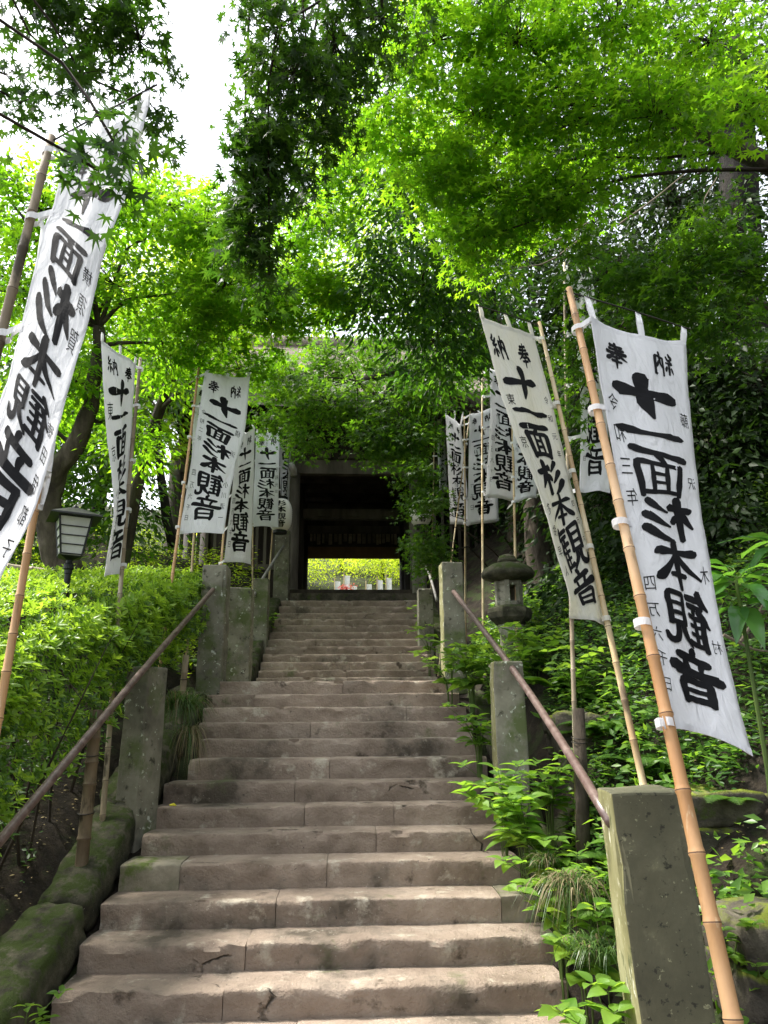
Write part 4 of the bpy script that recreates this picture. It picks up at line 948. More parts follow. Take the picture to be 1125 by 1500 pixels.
def paper_lantern(px, py, D, label, chars):
    c = at(px, py, D); root = empty('paper_lantern', (c.x, c.y, c.z - .42), label, 'lantern', 'big paper lanterns flanking the gate')
    prof = []; nn = 15
    for i in range(nn*2+1):
        t = i/(nn*2); r = .26*(1 - abs(2*t-1)**3.2*.42); prof.append((r*(1.0 if i % 2 else .975), -.36 + .72*t))
    MB().lathe((c.x, c.y, c.z), prof, 28).build('shade', PAPER, root, smooth=True)
    for z0, z1 in ((-.42, -.355), (.355, .42)): MB().lathe((c.x, c.y, c.z), [(.15, z0), (.155, z1)], 20).build('rim', BLACKM, root)
    MB().tube([(c.x, c.y, c.z+.42), (c.x, c.y, c.z+.9)], .008, 5).build('cord', ROD, root)
    for k, chh in enumerate(chars):
        m = MB(); z1 = .30 - k*.155
        for q, st in enumerate(GLYPH[chh]):
            L, F = stroke_strip(st, 7); vs = []
            for (x, y) in L:
                a = -math.pi/2 + .12 + (x-50)/100*.85; zz = z1 - y/100*.145; r = .26*(1 - abs(zz/.36)**3.2*.42) + .004 + q*.0003
                vs.append((c.x + math.cos(a)*r, c.y + math.sin(a)*r, c.z + zz))
            m.add(vs, F)
        m.build('character', INK, root)
paper_lantern(411, 755, 15.6, 'white paper lantern with black lettering hanging left of the gate opening', '杉本観音')
paper_lantern(616, 748, 15.8, 'white paper lantern right of the gate opening mostly behind maple leaves', '杉本観音')

# ------------------------------------------------------------------ hedge and low plants
def rosettes(C, UP, size, nl, spread=.9):
    """small whorls of lance leaves: C centres, UP growth direction"""
    P = []; D = []; N = []; Rn = []
    for c, up in zip(C, UP):
        up = up/np.linalg.norm(up); a = np.cross(up, [.3, .5, .1]); a /= np.linalg.norm(a); b = np.cross(up, a); k = RNG.integers(nl-1, nl+2); ph = RNG.random()*6
        th = ph + np.arange(k)*2.4; lift = .15 + .75*(np.arange(k)/k)
        d = np.cos(th)[:, None]*a*spread + np.sin(th)[:, None]*b*spread + up*lift[:, None]
        P.append(c + up*(np.arange(k)/k*.02)[:, None]); D.append(d); N.append(np.tile(up, (k, 1)) + RNG.normal(size=(k, 3))*.15); Rn.append(np.full(k, RNG.random()) + RNG.normal(size=k)*.1)
    return np.concatenate(P), np.concatenate(D), np.concatenate(N), np.clip(np.concatenate(Rn), 0, 1)
def hedge_x(y): return float(np.interp(y, [3, 5, 7.6, 10.5], [-2.42, -2.38, -2.12, -2.02]))
def hedge_top(x, y): return 2.42 + .235*(y-4) + .10*nz(x, y, 0, 1.6) + .06*nz(x, y, 3, 4) - .45*max(0, (x - hedge_x(y) + .6)/.75)**2
def hedge_bot(y): return .82 + .42*(y-4.5)
def hedge():
    root = empty('azalea_hedge', (-3.6, 6.5, ground_z(-3.6, 6.5)), 'wide clipped azalea hedge with fresh lime green tips left of the steps', 'hedge')
    C = []; U = []
    for _ in range(6500):
        y = RNG.uniform(3.3, 10.4); x = RNG.uniform(-6.2, hedge_x(y) + .08)
        C.append((x, y, hedge_top(x, y) + RNG.normal()*.035)); U.append((RNG.normal()*.35, RNG.normal()*.35, 1))
    C2 = []; U2 = []
    for _ in range(4200):
        y = RNG.uniform(3.3, 10.4); t = RNG.random()**.55; zb = hedge_bot(y) - .12*nz(y, 4, 0, 3); zt = hedge_top(-2.5, y); 
        if zb > zt: continue
        z = lerp(zb, zt, t); x = hedge_x(y) - .06 + .16*math.sin(math.pi*min(1, t*1.1)) + .13*nz(y, z, 0, 1.9) + RNG.normal()*.06
        C2.append((x, y, z)); U2.append((.9 + RNG.normal()*.3, -.25 + RNG.normal()*.4, .75))
    tips = RNG.random(len(C)) < .75
    C = np.array(C); U = np.array(U); C2 = np.array(C2); U2 = np.array(U2)
    tips2 = (RNG.random(len(C2)) < np.clip((C2[:, 2] - 1.2 - .28*(C2[:, 1]-4))*.75, .06, .7))
    P, D, N, r = rosettes(np.concatenate([C[tips] + [0, 0, .03], C2[tips2]]), np.concatenate([U[tips], U2[tips2]]), 1, 6, .75)
    leafmesh('young_leaves', P, D, N, .058*(.6 + .7*RNG.random(len(P))), T_LANCE, L_AZALT, root, r)
    P, D, N, r = rosettes(np.concatenate([C[~tips], C[::3] - [0, 0, .10], C2[~tips2], C2[::3] - [.13, 0, 0]]), np.concatenate([U[~tips], U[::3], U2[~tips2], U2[::3]]), 1, 6)
    leafmesh('foliage', P, D, N, .052*(.6 + .7*RNG.random(len(P))), T_LANCE, L_AZAL, root, r)
    m = MB()
    for i in range(150):
        x = RNG.uniform(-4.4, -2.35); y = RNG.uniform(3.6, 9.8); z0 = ground_z(x, y) - .05; z1 = hedge_top(x, y) - .12
        if z1 < z0 + .2: continue
        a = np.array([x, y, z0]); b = np.array([x + RNG.normal()*.22 + .06, y + RNG.normal()*.25, z1]); mid = (a+b)/2 + RNG.normal(size=3)*.07
        m.tube(crom([a, mid, b], 7), np.linspace(.011 + .006*RNG.random(), .003, 7), 5)
        for k in range(2):
            s_ = a + (b-a)*RNG.uniform(.3, .7); m.tube([s_, s_ + RNG.normal(size=3)*.10 + [.05, 0, .10], s_ + RNG.normal(size=3)*.16 + [.10, 0, .25]], [.005, .004, .002], 4)
    tag(m.build('stems', TWIG, root), kind='stuff')
hedge()
def fresh_shoots():
    """longer lighter shoots standing out of the hedge side"""
    root = bpy.data.objects['azalea_hedge']; C = []; U = []
    for _ in range(420):
        y = RNG.uniform(3.4, 8.5); t = RNG.random()**.6; z = lerp(hedge_bot(y), hedge_top(-2.5, y), t) + .03
        C.append((hedge_x(y) + .06 + RNG.random()*.13, y, z)); U.append((.7, RNG.normal()*.4, 1))
    P, D, N, r = rosettes(np.array(C), np.array(U), 1, 8, 1.0)
    leafmesh('long_shoots', P, D, N, .085*(.6 + .6*RNG.random(len(P))), T_LANCE, L_AZALT, root, r)
fresh_shoots()

def grid_leaf(name, L, W, mat, tipp=1.0, droop=.25, fold=.25, nseg=6, wavy=0.0, heart=0.0):
    """one broad leaf with folded midrib, base at the origin, tip along +Y"""
    v = []; f = []
    for i in range(nseg+1):
        t = i/nseg; w_ = W*.5*(math.sin(math.pi*min(1, t**(.62)*1.0))**.85)*(1 - .15*t) if 0 < t < 1 else 0
        z = -droop*L*t*t; y = L*t
        for s_ in (-1, -.5, 0, .5, 1): v.append((s_*w_, y - heart*L*abs(s_)*(1-t)**6, z + abs(s_)*w_*fold + wavy*W*math.sin(t*14 + s_)*abs(s_)))
    for i in range(nseg):
        for k in range(4): a = i*5+k; f.append((a, a+1, a+6, a+5))
    me = bpy.data.meshes.new(name); me.from_pydata(v, [], f); me.materials.append(mat)
    a = me.attributes.new('rnd', 'FLOAT', 'POINT'); r = random.random(); a.data.foreach_set('value', [r]*len(v))
    for p in me.polygons: p.use_smooth = True
    return me
OVM = [grid_leaf('leaf', 1, .66 + .06*k, L_HERB, droop=.12 + .08*k, heart=.12) for k in range(5)]
for k, me in enumerate(OVM): me.attributes['rnd'].data.foreach_set('value', [k/4]*len(me.vertices))
BIGM = [grid_leaf('leaf', 1, .32 + .04*k, L_BIG, droop=.25 + .12*k, wavy=.05, nseg=9) for k in range(4)]
def dir_rot(d, roll=0.0):
    """euler that points local +Y along d with local +Z as near up as possible"""
    d = Vector(d).normalized(); x = d.cross(Vector((0, 0, 1)))
    if x.length < .05: x = Vector((1, 0, 0))
    x.normalize(); z = x.cross(d); M = Matrix((x, d, z)).transposed() @ Matrix.Rotation(roll, 3, 'Y')
    return M.to_euler()
def herb(px, py, D, h, nstem, pairs, size, label, lean=(-.25, -.15), seed=0, group=None):
    c = at(px, py, D); X, Y = c.x, c.y; zg = ground_z(X, Y); g0 = zg; zg = max(min(c.z - .25, zg + .5), zg - .02); rs = random.Random(seed)
    root = empty('broadleaf_plant', (X, Y, zg), label, 'plant', group); m = MB()
    for s_ in range(nstem):
        az = rs.uniform(0, 6.28); ll = h*rs.uniform(.6, 1.1); dx = lean[0] + math.cos(az)*.35; dy = lean[1] + math.sin(az)*.35
        P = [Vector((X + math.cos(az)*.03, Y + math.sin(az)*.03, zg - .03))]
        for k in range(1, 5): t = k/4; P.append(P[0] + Vector((dx*ll*t*t, dy*ll*t*t, ll*t*(1 - .18*t))))
        C = crom(P, 9); m.tube(C, np.linspace(.005, .002, 9), 5)
        if zg > g0 + .02: m.tube([(X + math.cos(az)*.015, Y + math.sin(az)*.015, g0 - .05), P[0] + Vector((0, 0, .01))], .005, 5)
        for k in range(pairs):
            t = (k + 1.2)/(pairs + .2); i = min(8, int(t*8)); p = Vector(C[i]); ph = k*1.57 + az
            for q in (0, math.pi) if k < pairs-1 else (0, 1.57, 3.14, 4.71):
                a = ph + q + rs.uniform(-.3, .3); sz = size*(1.1 - .45*t)*rs.uniform(.75, 1.2); el = rs.uniform(-.15, .35) + .25*t
                d = Vector((math.cos(a), math.sin(a), el)); pet = p + d*sz*.25; m.tube([p, pet], .0016, 3, cap=False)
                part_at('leaf', rs.choice(OVM[1:] if t > .7 else OVM[:4]), root, pet, dir_rot(d, rs.uniform(-.4, .4)), (sz, sz, sz))
    m.build('stem', STEM, root)
HG = 'leafy weeds along the right kerb'
herb(765, 1200, 5.9, 0.6, 10, 4, 0.185, 'broad leaved weed spilling over the right end of the middle steps', (-.35, -.25), 1, None)
herb(735, 1150, 6.3, 0.5, 8, 3, 0.17, 'bright green weed in front of the middle right stone post', (-.2, -.3), 2)
herb(850, 1320, 4.75, 0.62, 8, 4, 0.165, 'weed with spade shaped leaves rising left of the big algae covered post', (-.25, -.1), 3)
herb(815, 1265, 5.15, 0.5, 7, 3, 0.155, 'leafy weed growing above the long grass by the right kerb', (-.3, -.2), 4)
herb(885, 1470, 4.1, 0.42, 6, 3, 0.165, 'low weed at the foot of the big post in the bottom right', (-.35, -.1), 5)
herb(1060, 1330, 4.2, .28, 4, 3, 0.098, 'small pale weed on the soil between the two stone walls at right', (0, -.2), 6)
herb(1110, 1370, 4.1, .24, 4, 3, 0.098, 'small weed with white specks at the right edge on the bare soil', (0, -.2), 7)
herb(1085, 1480, 3.75, .30, 3, 3, 0.084, 'little plant hanging before the lowest mossy ledge', (-.1, -.3), 8)
herb(690, 985, 8.6, 0.75, 13, 4, 0.19, 'sunlit weed clump under the right rail near the pale post', (-.1, -.2), 9)
herb(728, 1000, 8.2, 0.75, 12, 4, 0.18, 'sunlit weed clump right of the rail below the stone lantern', (0, -.2), 10)
herb(785, 985, 8.2, 0.75, 12, 4, 0.18, 'bright weed clump at the foot of the stone lantern', (0, -.2), 11)
herb(658, 980, 9.0, 0.6, 9, 3, 0.15, 'weeds hugging the base of the pale right post', (-.3, -.2), 12)
herb(700, 1060, 7.5, .5, 9, 3, .16, 'bright weeds filling the gap between the pale post and the middle right post', (-.25, -.25), 31)
herb(800, 1120, 6.3, .6, 9, 4, .15, 'dense weeds between the right rail and the wooden stake', (-.1, -.2), 32)
herb(880, 1230, 5.2, .5, 8, 4, .13, 'leafy weeds right behind the rail end and big post', (-.1, -.2), 33)
herb(805, 1190, 5.6, .5, 8, 4, .16, 'broad weeds directly under the lower right rail', (-.3, -.2), 34)
herb(845, 1000, 7.2, .7, 10, 4, .15, 'light green weeds between the hidden banner pole and the leaning pole', (-.1, -.2), 35)
herb(628, 925, 12.6, .6, 6, 3, 0.168, 'weeds overhanging the right edge of the upper steps', (-.3, -.2), 13)
herb(620, 900, 14.0, .6, 6, 3, 0.168, 'dark weeds under the small upper right rail', (-.3, -.2), 14)
herb(55, 1350, 4.6, .30, 3, 3, 0.098, 'small dark leaved seedling in the shade beyond the left kerb', (.1, -.1), 15)
herb(395, 905, 14.5, .4, 5, 3, 0.140, 'green weeds beside the upper left posts', (.1, -.1), 16)
def bigleaf(px, py, D, n, L, label, seed):
    c = at(px, py, D); zg = ground_z(c.x, c.y); rs = random.Random(seed); root = empty('large_leaved_shrub', (c.x, c.y, zg), label, 'shrub')
    m = MB(); m.tube([(c.x, c.y, zg-.05), (c.x + .03, c.y, (zg + c.z)/2), c], [.018, .014, .010], 7)
    for i in range(n):
        a = i*2.4; el = rs.uniform(-.45, .75); d = Vector((math.cos(a), math.sin(a)*.8, el)); L_ = L*rs.uniform(.65, 1.1); p = c + Vector((0, 0, rs.uniform(-.16, .10)))
        q = p + d.normalized()*L_*.22; m.tube([p, q], .003, 4, cap=False); part_at('leaf', rs.choice(BIGM), root, q, dir_rot(d, rs.uniform(-.3, .3)), L_)
    m.build('stem', STEM, root)
bigleaf(1078, 850, 4.2, 26, .33, 'shrub with large glossy leaves at the right edge beside the biggest banner', 3)
bigleaf(1145, 800, 4.9, 20, .36, 'large glossy leaved shrub cut by the right edge behind its twin', 5)
def tuft(px, py, D, n, L, label, seed, spread=.10, droop=1.0, dry=.2, bias=(0, 0), zoff=0):
    c = at(px, py, D); zg = c.z + zoff; rs = np.random.default_rng(seed); root = empty('grass_tuft', (c.x, c.y, zg - .05), label, 'grass')
    for name, frac, mat in (('blades', 1 - dry, L_GRASS), ('dry_blades', dry, L_DRY)):
        k = int(n*frac); 
        if k < 3: continue
        V = []; F = []; rn = []
        for i in range(k):
            az = rs.random()*6.28; ll = L*rs.uniform(.5, 1.15); ox, oy = rs.normal()*spread*.5, rs.normal()*spread*.5; w0 = rs.uniform(.0022, .0045); dr = droop*rs.uniform(.5, 1.3)
            dx = math.cos(az)*.55 + bias[0] + ox*2; dy = math.sin(az)*.55 + bias[1] + oy*2; b0 = len(V); r_ = rs.random(); sx, sy = -math.sin(az), math.cos(az)
            for s_ in range(7):
                t = s_/6; x = ox + dx*ll*t**1.3*.8; y = oy + dy*ll*t**1.3*.8; z = ll*(t*.95 - dr*.95*t*t); w_ = w0*(1 - t**2.5)
                V += [(x - sx*w_, y - sy*w_, z), (x + sx*w_, y + sy*w_, z)]; rn += [r_, r_]
            for s_ in range(6): a = b0 + s_*2; F.append((a, a+1, a+3, a+2))
        me = bpy.data.meshes.new(name); me.from_pydata(V, [], F); me.materials.append(mat); at_ = me.attributes.new('rnd', 'FLOAT', 'POINT'); at_.data.foreach_set('value', rn)
        TRI_COUNT[0] += len(F)*2
        o = part_at(name, me, root, (c.x, c.y, zg)); o['kind'] = 'stuff'
tuft(266, 1040, 7.25, 620, .50, 'drooping dark green grass clump against the left ends of the steps', 1, .13, 1.25, .15, (.15, -.25))
tuft(278, 1075, 7.1, 220, .38, 'fringe of bleached dry grass hanging below the left clump', 2, .08, 1.7, .65, (.2, -.3))
tuft(835, 1300, 4.85, 420, .36, 'long arching mixed green and straw grass on the right kerb', 3, .13, 1.5, .45, (-.25, -.4))
tuft(872, 1392, 4.45, 420, .24, 'short dense green grass tuft at the right end of the lowest steps', 4, .12, 1.15, .12, (-.15, -.2))
tuft(800, 1262, 5.35, 160, .20, 'small straw coloured grass tuft on the kerb below the broad leaved weed', 5, .08, 1.3, .4, (-.3, -.3))
def fern(px, py, D, n, L, label, seed):
    c = at(px, py, D); zg = ground_z(c.x, c.y); z0 = max(zg, min(c.z, zg + .12)); rs = np.random.default_rng(seed); root = empty('fern', (c.x, c.y, z0), label, 'fern'); m = MB()
    P = []; Dd = []; N = []; S = []
    for i in range(n):
        az = i*2.4 + rs.random(); ll = L*rs.uniform(.7, 1.1); pts = [np.array([c.x + math.cos(az)*ll*t*.85, c.y + math.sin(az)*ll*t*.85, z0 + ll*(.75*t - .65*t*t)]) for t in np.linspace(0, 1, 16)]
        m.tube(pts[::3], .0022, 3, cap=False)
        for k in range(2, 16):
            tg = pts[min(k, 15)] - pts[k-1]; tg /= np.linalg.norm(tg); sd = np.cross(tg, [0, 0, 1]); sd /= np.linalg.norm(sd); up = np.cross(sd, tg)
            wl = ll*.26*math.sin(math.pi*(k/16)**.7)+.012
            for s_ in (-1, 1): 
                for q in (0, .5): P.append(lerp(pts[k-1], pts[min(k, 15)], q)); Dd.append(sd*s_ + tg*.35 - up*.1); N.append(up); S.append(wl)
    T = (np.array([(-.09,0,0),(.09,0,0),(.07,.6,-.02),(0,1,-.08),(-.07,.6,-.02)]), [(0,1,2,3,4)])
    m.build('stalks', STEM, root); leafmesh('fronds', P, Dd, N, S, T, L_FERN, root)
for k, (px, py, D, n, L, s_) in enumerate([(875, 925, 6.6, 11, .50, 'fern arching right of the leaning bamboo pole'), (840, 990, 6.8, 10, .42, 'fern low behind the bamboo pole near the mossy wall'), (800, 900, 7.6, 10, .50, 'fern beside the stone lantern'), (925, 950, 6.0, 10, .45, 'fern on the bank between pole and biggest banner'),
        (1000, 700, 8.5, 10, .6, 'fern high on the dark bank behind the biggest banner'), (250, 780, 10.5, 12, .6, 'fern left of the front left banner pole'), (225, 800, 9.6, 12, .5, 'fern behind the hedge near the lamp'), (300, 800, 10.5, 12, .5, 'fern under the left banners'), (1060, 1120, 5.2, 9, .34, 'small fern above the moss topped wall'), (880, 1120, 5.6, 9, .34, 'small fern right of the wooden stake')]):
    fern(px, py, D, n, L, s_, 50+k)

def cover(name, label, x0, x1, y0, y1, n, size, mat, tmpl, hmax=.12, cond=None, cat='ground cover'):
    xs = RNG.uniform(x0, x1, n*2); ys = RNG.uniform(y0, y1, n*2); P = []
    for x, y in zip(xs, ys):
        d = nz(x, y, 2, .9) + .5*nz(x, y, 7, 2.3)
        if d < -.45 + .3*RNG.random() or (cond and not cond(x, y)): continue
        P.append((x, y, ground_z(x, y) + RNG.random()*hmax*(1 + 2.2*max(0, d))))
        if len(P) >= n: break
    P = np.array(P); k = len(P)
    o = leafmesh(name, P, np.concatenate([RNG.normal(size=(k, 2)), RNG.normal(size=(k, 1))*.25 + .05], axis=1), RNG.normal(size=(k, 3))*.45 + [0, -.35, 1], size*(.5 + RNG.random(k)), tmpl, mat, None)
    tag(o, label, cat, kind='stuff')
cover('ground_cover', 'dense small leaved ivy covering the right bank', 1.8, 6.5, 5.2, 12, 42000, .060, L_IVY, T_LANCE, .26, cat='ivy')
cover('ground_cover', 'scattered light green weeds on the right bank', 1.7, 5.5, 4.2, 12, 10000, .085, L_HERB, T_OVAL, .30, lambda x, y: nz(x, y, 20, 1.6) > .05, cat='weeds')
cover('ground_cover', 'fresh green undergrowth on the left bank behind the hedge', -9, -2.1, 9.3, 17, 16000, .085, L_FAR, T_OVAL, .5, lambda x, y: nz(x, y, 30, 1.2) > -.15, cat='undergrowth')
cover('ground_cover', 'sparse seedlings and leaves in the shade under the hedge', -3.8, -2.3, 3.8, 8, 2600, .055, L_IVY, T_OVAL, .16, lambda x, y: nz(x, y, 12, 2.6) > -.05, cat='seedlings')
cover('ground_cover', 'light leafy weeds crowding the soil just right of the kerb', 1.72, 2.5, 4.6, 11, 2600, .095, L_HERB, T_OVAL, .34, cat='weeds')
P = np.array([[*(lambda x, y: (x, y, ground_z(x, y) + .012))(RNG.uniform(1.75, 4.5) if RNG.random() < .6 else RNG.uniform(-3.6, -2.2), RNG.uniform(3.3, 7))] for _ in range(2600)])
tag(leafmesh('leaf_litter', P, np.concatenate([RNG.normal(size=(2600, 2)), np.zeros((2600, 1))], axis=1), RNG.normal(size=(2600, 3))*.3 + [0, 0, 1], .03*(.5 + RNG.random(2600)), T_OVAL, LITTER, None), 'dry leaf litter on the soil beside the steps', 'leaf litter')
# crumbs and petals on the treads
k = 260; P = []
for _ in range(k):
    i = RNG.integers(0, 10); x = RNG.uniform(-1.7, 1.25); y = SY[i] + RNG.uniform(.05, .33) ; P.append((x if RNG.random() < .4 else (1.25 - abs(RNG.normal())*.2), y, SZ[i] + .008))
tag(leafmesh('tread_litter', P, np.concatenate([RNG.normal(size=(k, 2)), np.zeros((k, 1))], axis=1), np.tile([0, 0, 1.], (k, 1)) + RNG.normal(size=(k, 3))*.2, .012*(.5 + RNG.random(k)), T_OVAL, LITTER, None), 'tiny bits of leaf and grit scattered on the step treads', 'litter')
p = at(252, 1178.5, SY[6] + .09)
MB().tube([(p.x-.02, p.y, SZ[6]+.012), (p.x+.015, p.y, SZ[6]+.02), (p.x+.035, p.y+.01, SZ[6]+.008)], [.008, .014, .005], 6).build('fallen_petal', YPETAL, None)
tag(bpy.data.objects['fallen_petal'], 'small yellow petal lying on a tread near the left stone post', 'petal')

# ------------------------------------------------------------------ trees
def B(px, py, D, r, n):
    """crown cluster: centre seen at px,py at distance D, radii r in metres, n sprays"""
    return (tuple(at(px, py, D)), r, n)
# 1 near maple reaching in from the left, dark leaves against the sky
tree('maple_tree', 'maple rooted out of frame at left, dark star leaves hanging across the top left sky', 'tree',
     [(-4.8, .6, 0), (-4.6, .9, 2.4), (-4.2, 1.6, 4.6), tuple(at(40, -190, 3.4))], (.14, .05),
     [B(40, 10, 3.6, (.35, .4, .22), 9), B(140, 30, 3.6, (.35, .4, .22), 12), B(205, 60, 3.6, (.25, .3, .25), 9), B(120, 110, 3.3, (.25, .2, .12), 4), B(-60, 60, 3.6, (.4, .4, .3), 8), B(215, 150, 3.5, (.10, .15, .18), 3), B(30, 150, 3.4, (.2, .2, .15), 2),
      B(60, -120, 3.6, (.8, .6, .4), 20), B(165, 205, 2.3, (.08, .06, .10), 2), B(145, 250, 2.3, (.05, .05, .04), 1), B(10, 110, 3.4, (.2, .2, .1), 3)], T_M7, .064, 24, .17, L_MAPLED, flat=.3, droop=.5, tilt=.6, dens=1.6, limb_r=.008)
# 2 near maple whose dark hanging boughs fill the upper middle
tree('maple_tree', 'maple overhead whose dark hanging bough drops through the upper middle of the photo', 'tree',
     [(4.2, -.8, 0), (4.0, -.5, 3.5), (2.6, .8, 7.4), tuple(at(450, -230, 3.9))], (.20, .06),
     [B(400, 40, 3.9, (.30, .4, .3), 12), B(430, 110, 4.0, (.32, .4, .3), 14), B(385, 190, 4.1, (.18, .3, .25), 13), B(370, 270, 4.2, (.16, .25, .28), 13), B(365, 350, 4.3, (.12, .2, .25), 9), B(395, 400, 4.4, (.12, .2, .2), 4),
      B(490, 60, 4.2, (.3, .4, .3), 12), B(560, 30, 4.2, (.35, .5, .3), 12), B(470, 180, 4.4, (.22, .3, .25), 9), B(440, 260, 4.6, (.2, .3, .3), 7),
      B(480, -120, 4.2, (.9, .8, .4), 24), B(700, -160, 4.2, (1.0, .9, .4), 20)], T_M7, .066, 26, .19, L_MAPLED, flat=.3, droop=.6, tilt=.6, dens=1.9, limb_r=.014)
# 3 the bright maple canopy upper right
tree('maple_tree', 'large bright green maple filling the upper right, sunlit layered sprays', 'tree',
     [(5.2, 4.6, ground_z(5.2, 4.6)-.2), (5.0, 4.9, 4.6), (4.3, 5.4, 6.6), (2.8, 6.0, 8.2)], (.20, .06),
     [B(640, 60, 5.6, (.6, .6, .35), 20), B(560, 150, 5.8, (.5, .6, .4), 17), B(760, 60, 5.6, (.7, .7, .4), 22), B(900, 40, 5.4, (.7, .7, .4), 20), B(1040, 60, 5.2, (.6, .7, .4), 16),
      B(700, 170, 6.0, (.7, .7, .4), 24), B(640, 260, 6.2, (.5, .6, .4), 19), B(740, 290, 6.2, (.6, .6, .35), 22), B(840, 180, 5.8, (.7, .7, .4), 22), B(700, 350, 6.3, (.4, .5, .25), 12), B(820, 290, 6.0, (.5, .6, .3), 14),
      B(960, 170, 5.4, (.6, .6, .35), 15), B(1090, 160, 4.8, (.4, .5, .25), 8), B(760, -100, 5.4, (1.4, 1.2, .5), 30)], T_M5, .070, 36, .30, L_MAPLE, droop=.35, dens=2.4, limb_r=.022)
# 4 lower boughs of a second maple at right
tree('maple_tree', 'maple with low darker boughs just behind the biggest right banner', 'tree',
     [(6.0, 7.0, ground_z(6.0, 7.0)-.2), (5.6, 7.0, 5.4), (4.6, 6.8, 6.2), (3.6, 6.6, 6.4)], (.14, .04),
     [B(880, 410, 6.0, (.35, .4, .15), 8), B(950, 400, 5.8, (.4, .4, .2), 12), B(1030, 380, 5.6, (.45, .5, .2), 13), B(1100, 400, 5.5, (.4, .5, .3), 13), B(900, 480, 6.0, (.35, .4, .2), 9), B(990, 450, 5.8, (.4, .5, .2), 12), B(1070, 480, 5.6, (.4, .5, .3), 12),
      B(840, 540, 6.4, (.12, .3, .3), 5), B(830, 620, 6.4, (.08, .2, .2), 3), B(1060, 330, 6.0, (.4, .5, .15), 8), B(860, 370, 6.2, (.12, .2, .12), 3)], T_M5, .062, 34, .26, L_MAPLEM, droop=.4, dens=1.9, limb_r=.02)
# 5 broad bright tree behind the big left banner
tree('maple_tree', 'bright green tree with crooked dark branches behind the big left banner', 'tree',
     [tuple(at(100, 850, 9.8)), tuple(at(72, 760, 9.6)), tuple(at(85, 690, 9.4)), tuple(at(130, 610, 9.2)), tuple(at(150, 480, 9.0))], (.22, .08),
     [B(60, 305, 8.6, (1.0, 1.0, .55), 20), B(30, 430, 8.6, (.9, 1.0, .7), 22), B(160, 290, 8.8, (.7, .8, .40), 14), B(230, 300, 9.0, (.8, .9, .5), 18), B(170, 420, 9.0, (.8, .9, .5), 20), B(280, 420, 9.2, (.6, .8, .4), 14), B(10, 270, 8.6, (.8, .8, .3), 10),
      B(110, 560, 9.2, (.6, .8, .4), 14), B(240, 520, 9.6, (.5, .8, .4), 12), B(30, 600, 9.4, (.6, .8, .5), 12), B(200, 640, 9.8, (.4, .6, .4), 8)],
     T_OVAL, .105, 44, .40, L_MAPLE, droop=.3, limb_r=.035, dens=2.6)
# 6 maple at mid distance, left of centre
tree('maple_tree', 'light green maple left of centre between the hanging bough and the left banners', 'tree',
     [(-3.6, 11.0, ground_z(-3.6, 11)-.2), (-3.4, 11.0, 5.4), (-2.8, 10.6, 7.4), (-2.0, 10.2, 8.8)], (.13, .05),
     [B(300, 330, 8.2, (.6, .7, .4), 14), B(250, 300, 8.2, (.35, .5, .25), 5), B(330, 420, 8.6, (.6, .7, .4), 18), B(420, 400, 9.0, (.6, .7, .45), 18), B(400, 480, 9.4, (.6, .7, .35), 16), B(290, 490, 9.2, (.5, .7, .35), 12), B(470, 330, 8.8, (.5, .7, .5), 16), B(480, 440, 9.2, (.45, .6, .3), 12), B(350, 540, 9.6, (.4, .5, .2), 7), B(510, 250, 8.4, (.4, .6, .4), 12)],
     T_M5, .085, 38, .34, L_MAPLE, droop=.35, dens=2.2)
# 7 maple in front of the gate, limb from the right
tree('maple_tree', 'maple whose layered boughs hang in front of the gate roof', 'tree',
     [tuple(at(760, 850, 15.2)), tuple(at(752, 720, 15.1)), tuple(at(722, 620, 14.6)), tuple(at(650, 575, 13.6)), tuple(at(590, 545, 12.6)), tuple(at(520, 560, 12.6))], (.20, .05),
     [B(430, 555, 12.4, (.7, .8, .35), 20), B(400, 615, 13.6, (.5, .5, .3), 10), B(450, 640, 12.6, (.35, .5, .2), 7), B(580, 660, 12.6, (.5, .5, .25), 9), B(480, 590, 12.4, (.7, .8, .35), 20), B(560, 590, 12.4, (.8, .8, .4), 24), B(540, 640, 12.2, (.5, .6, .3), 12), B(600, 640, 12.2, (.6, .6, .4), 16), B(620, 560, 12.6, (.8, .8, .45), 22),
      B(610, 690, 12.0, (.35, .5, .25), 9), B(625, 735, 12.0, (.25, .5, .35), 11), B(625, 790, 12.0, (.25, .4, .3), 10), B(630, 820, 12.2, (.22, .4, .25), 8), B(680, 500, 13.6, (.7, .8, .4), 16), B(500, 520, 12.8, (.8, .8, .25), 12), B(560, 500, 13.0, (.7, .8, .2), 8), B(470, 540, 13.2, (.9, .8, .3), 16), B(560, 545, 13.2, (.9, .8, .3), 14), B(390, 560, 13.2, (.7, .8, .35), 14)],
     T_M5, .072, 40, .40, L_MAPLEM, droop=.45, limb_r=.02, dens=2.0)
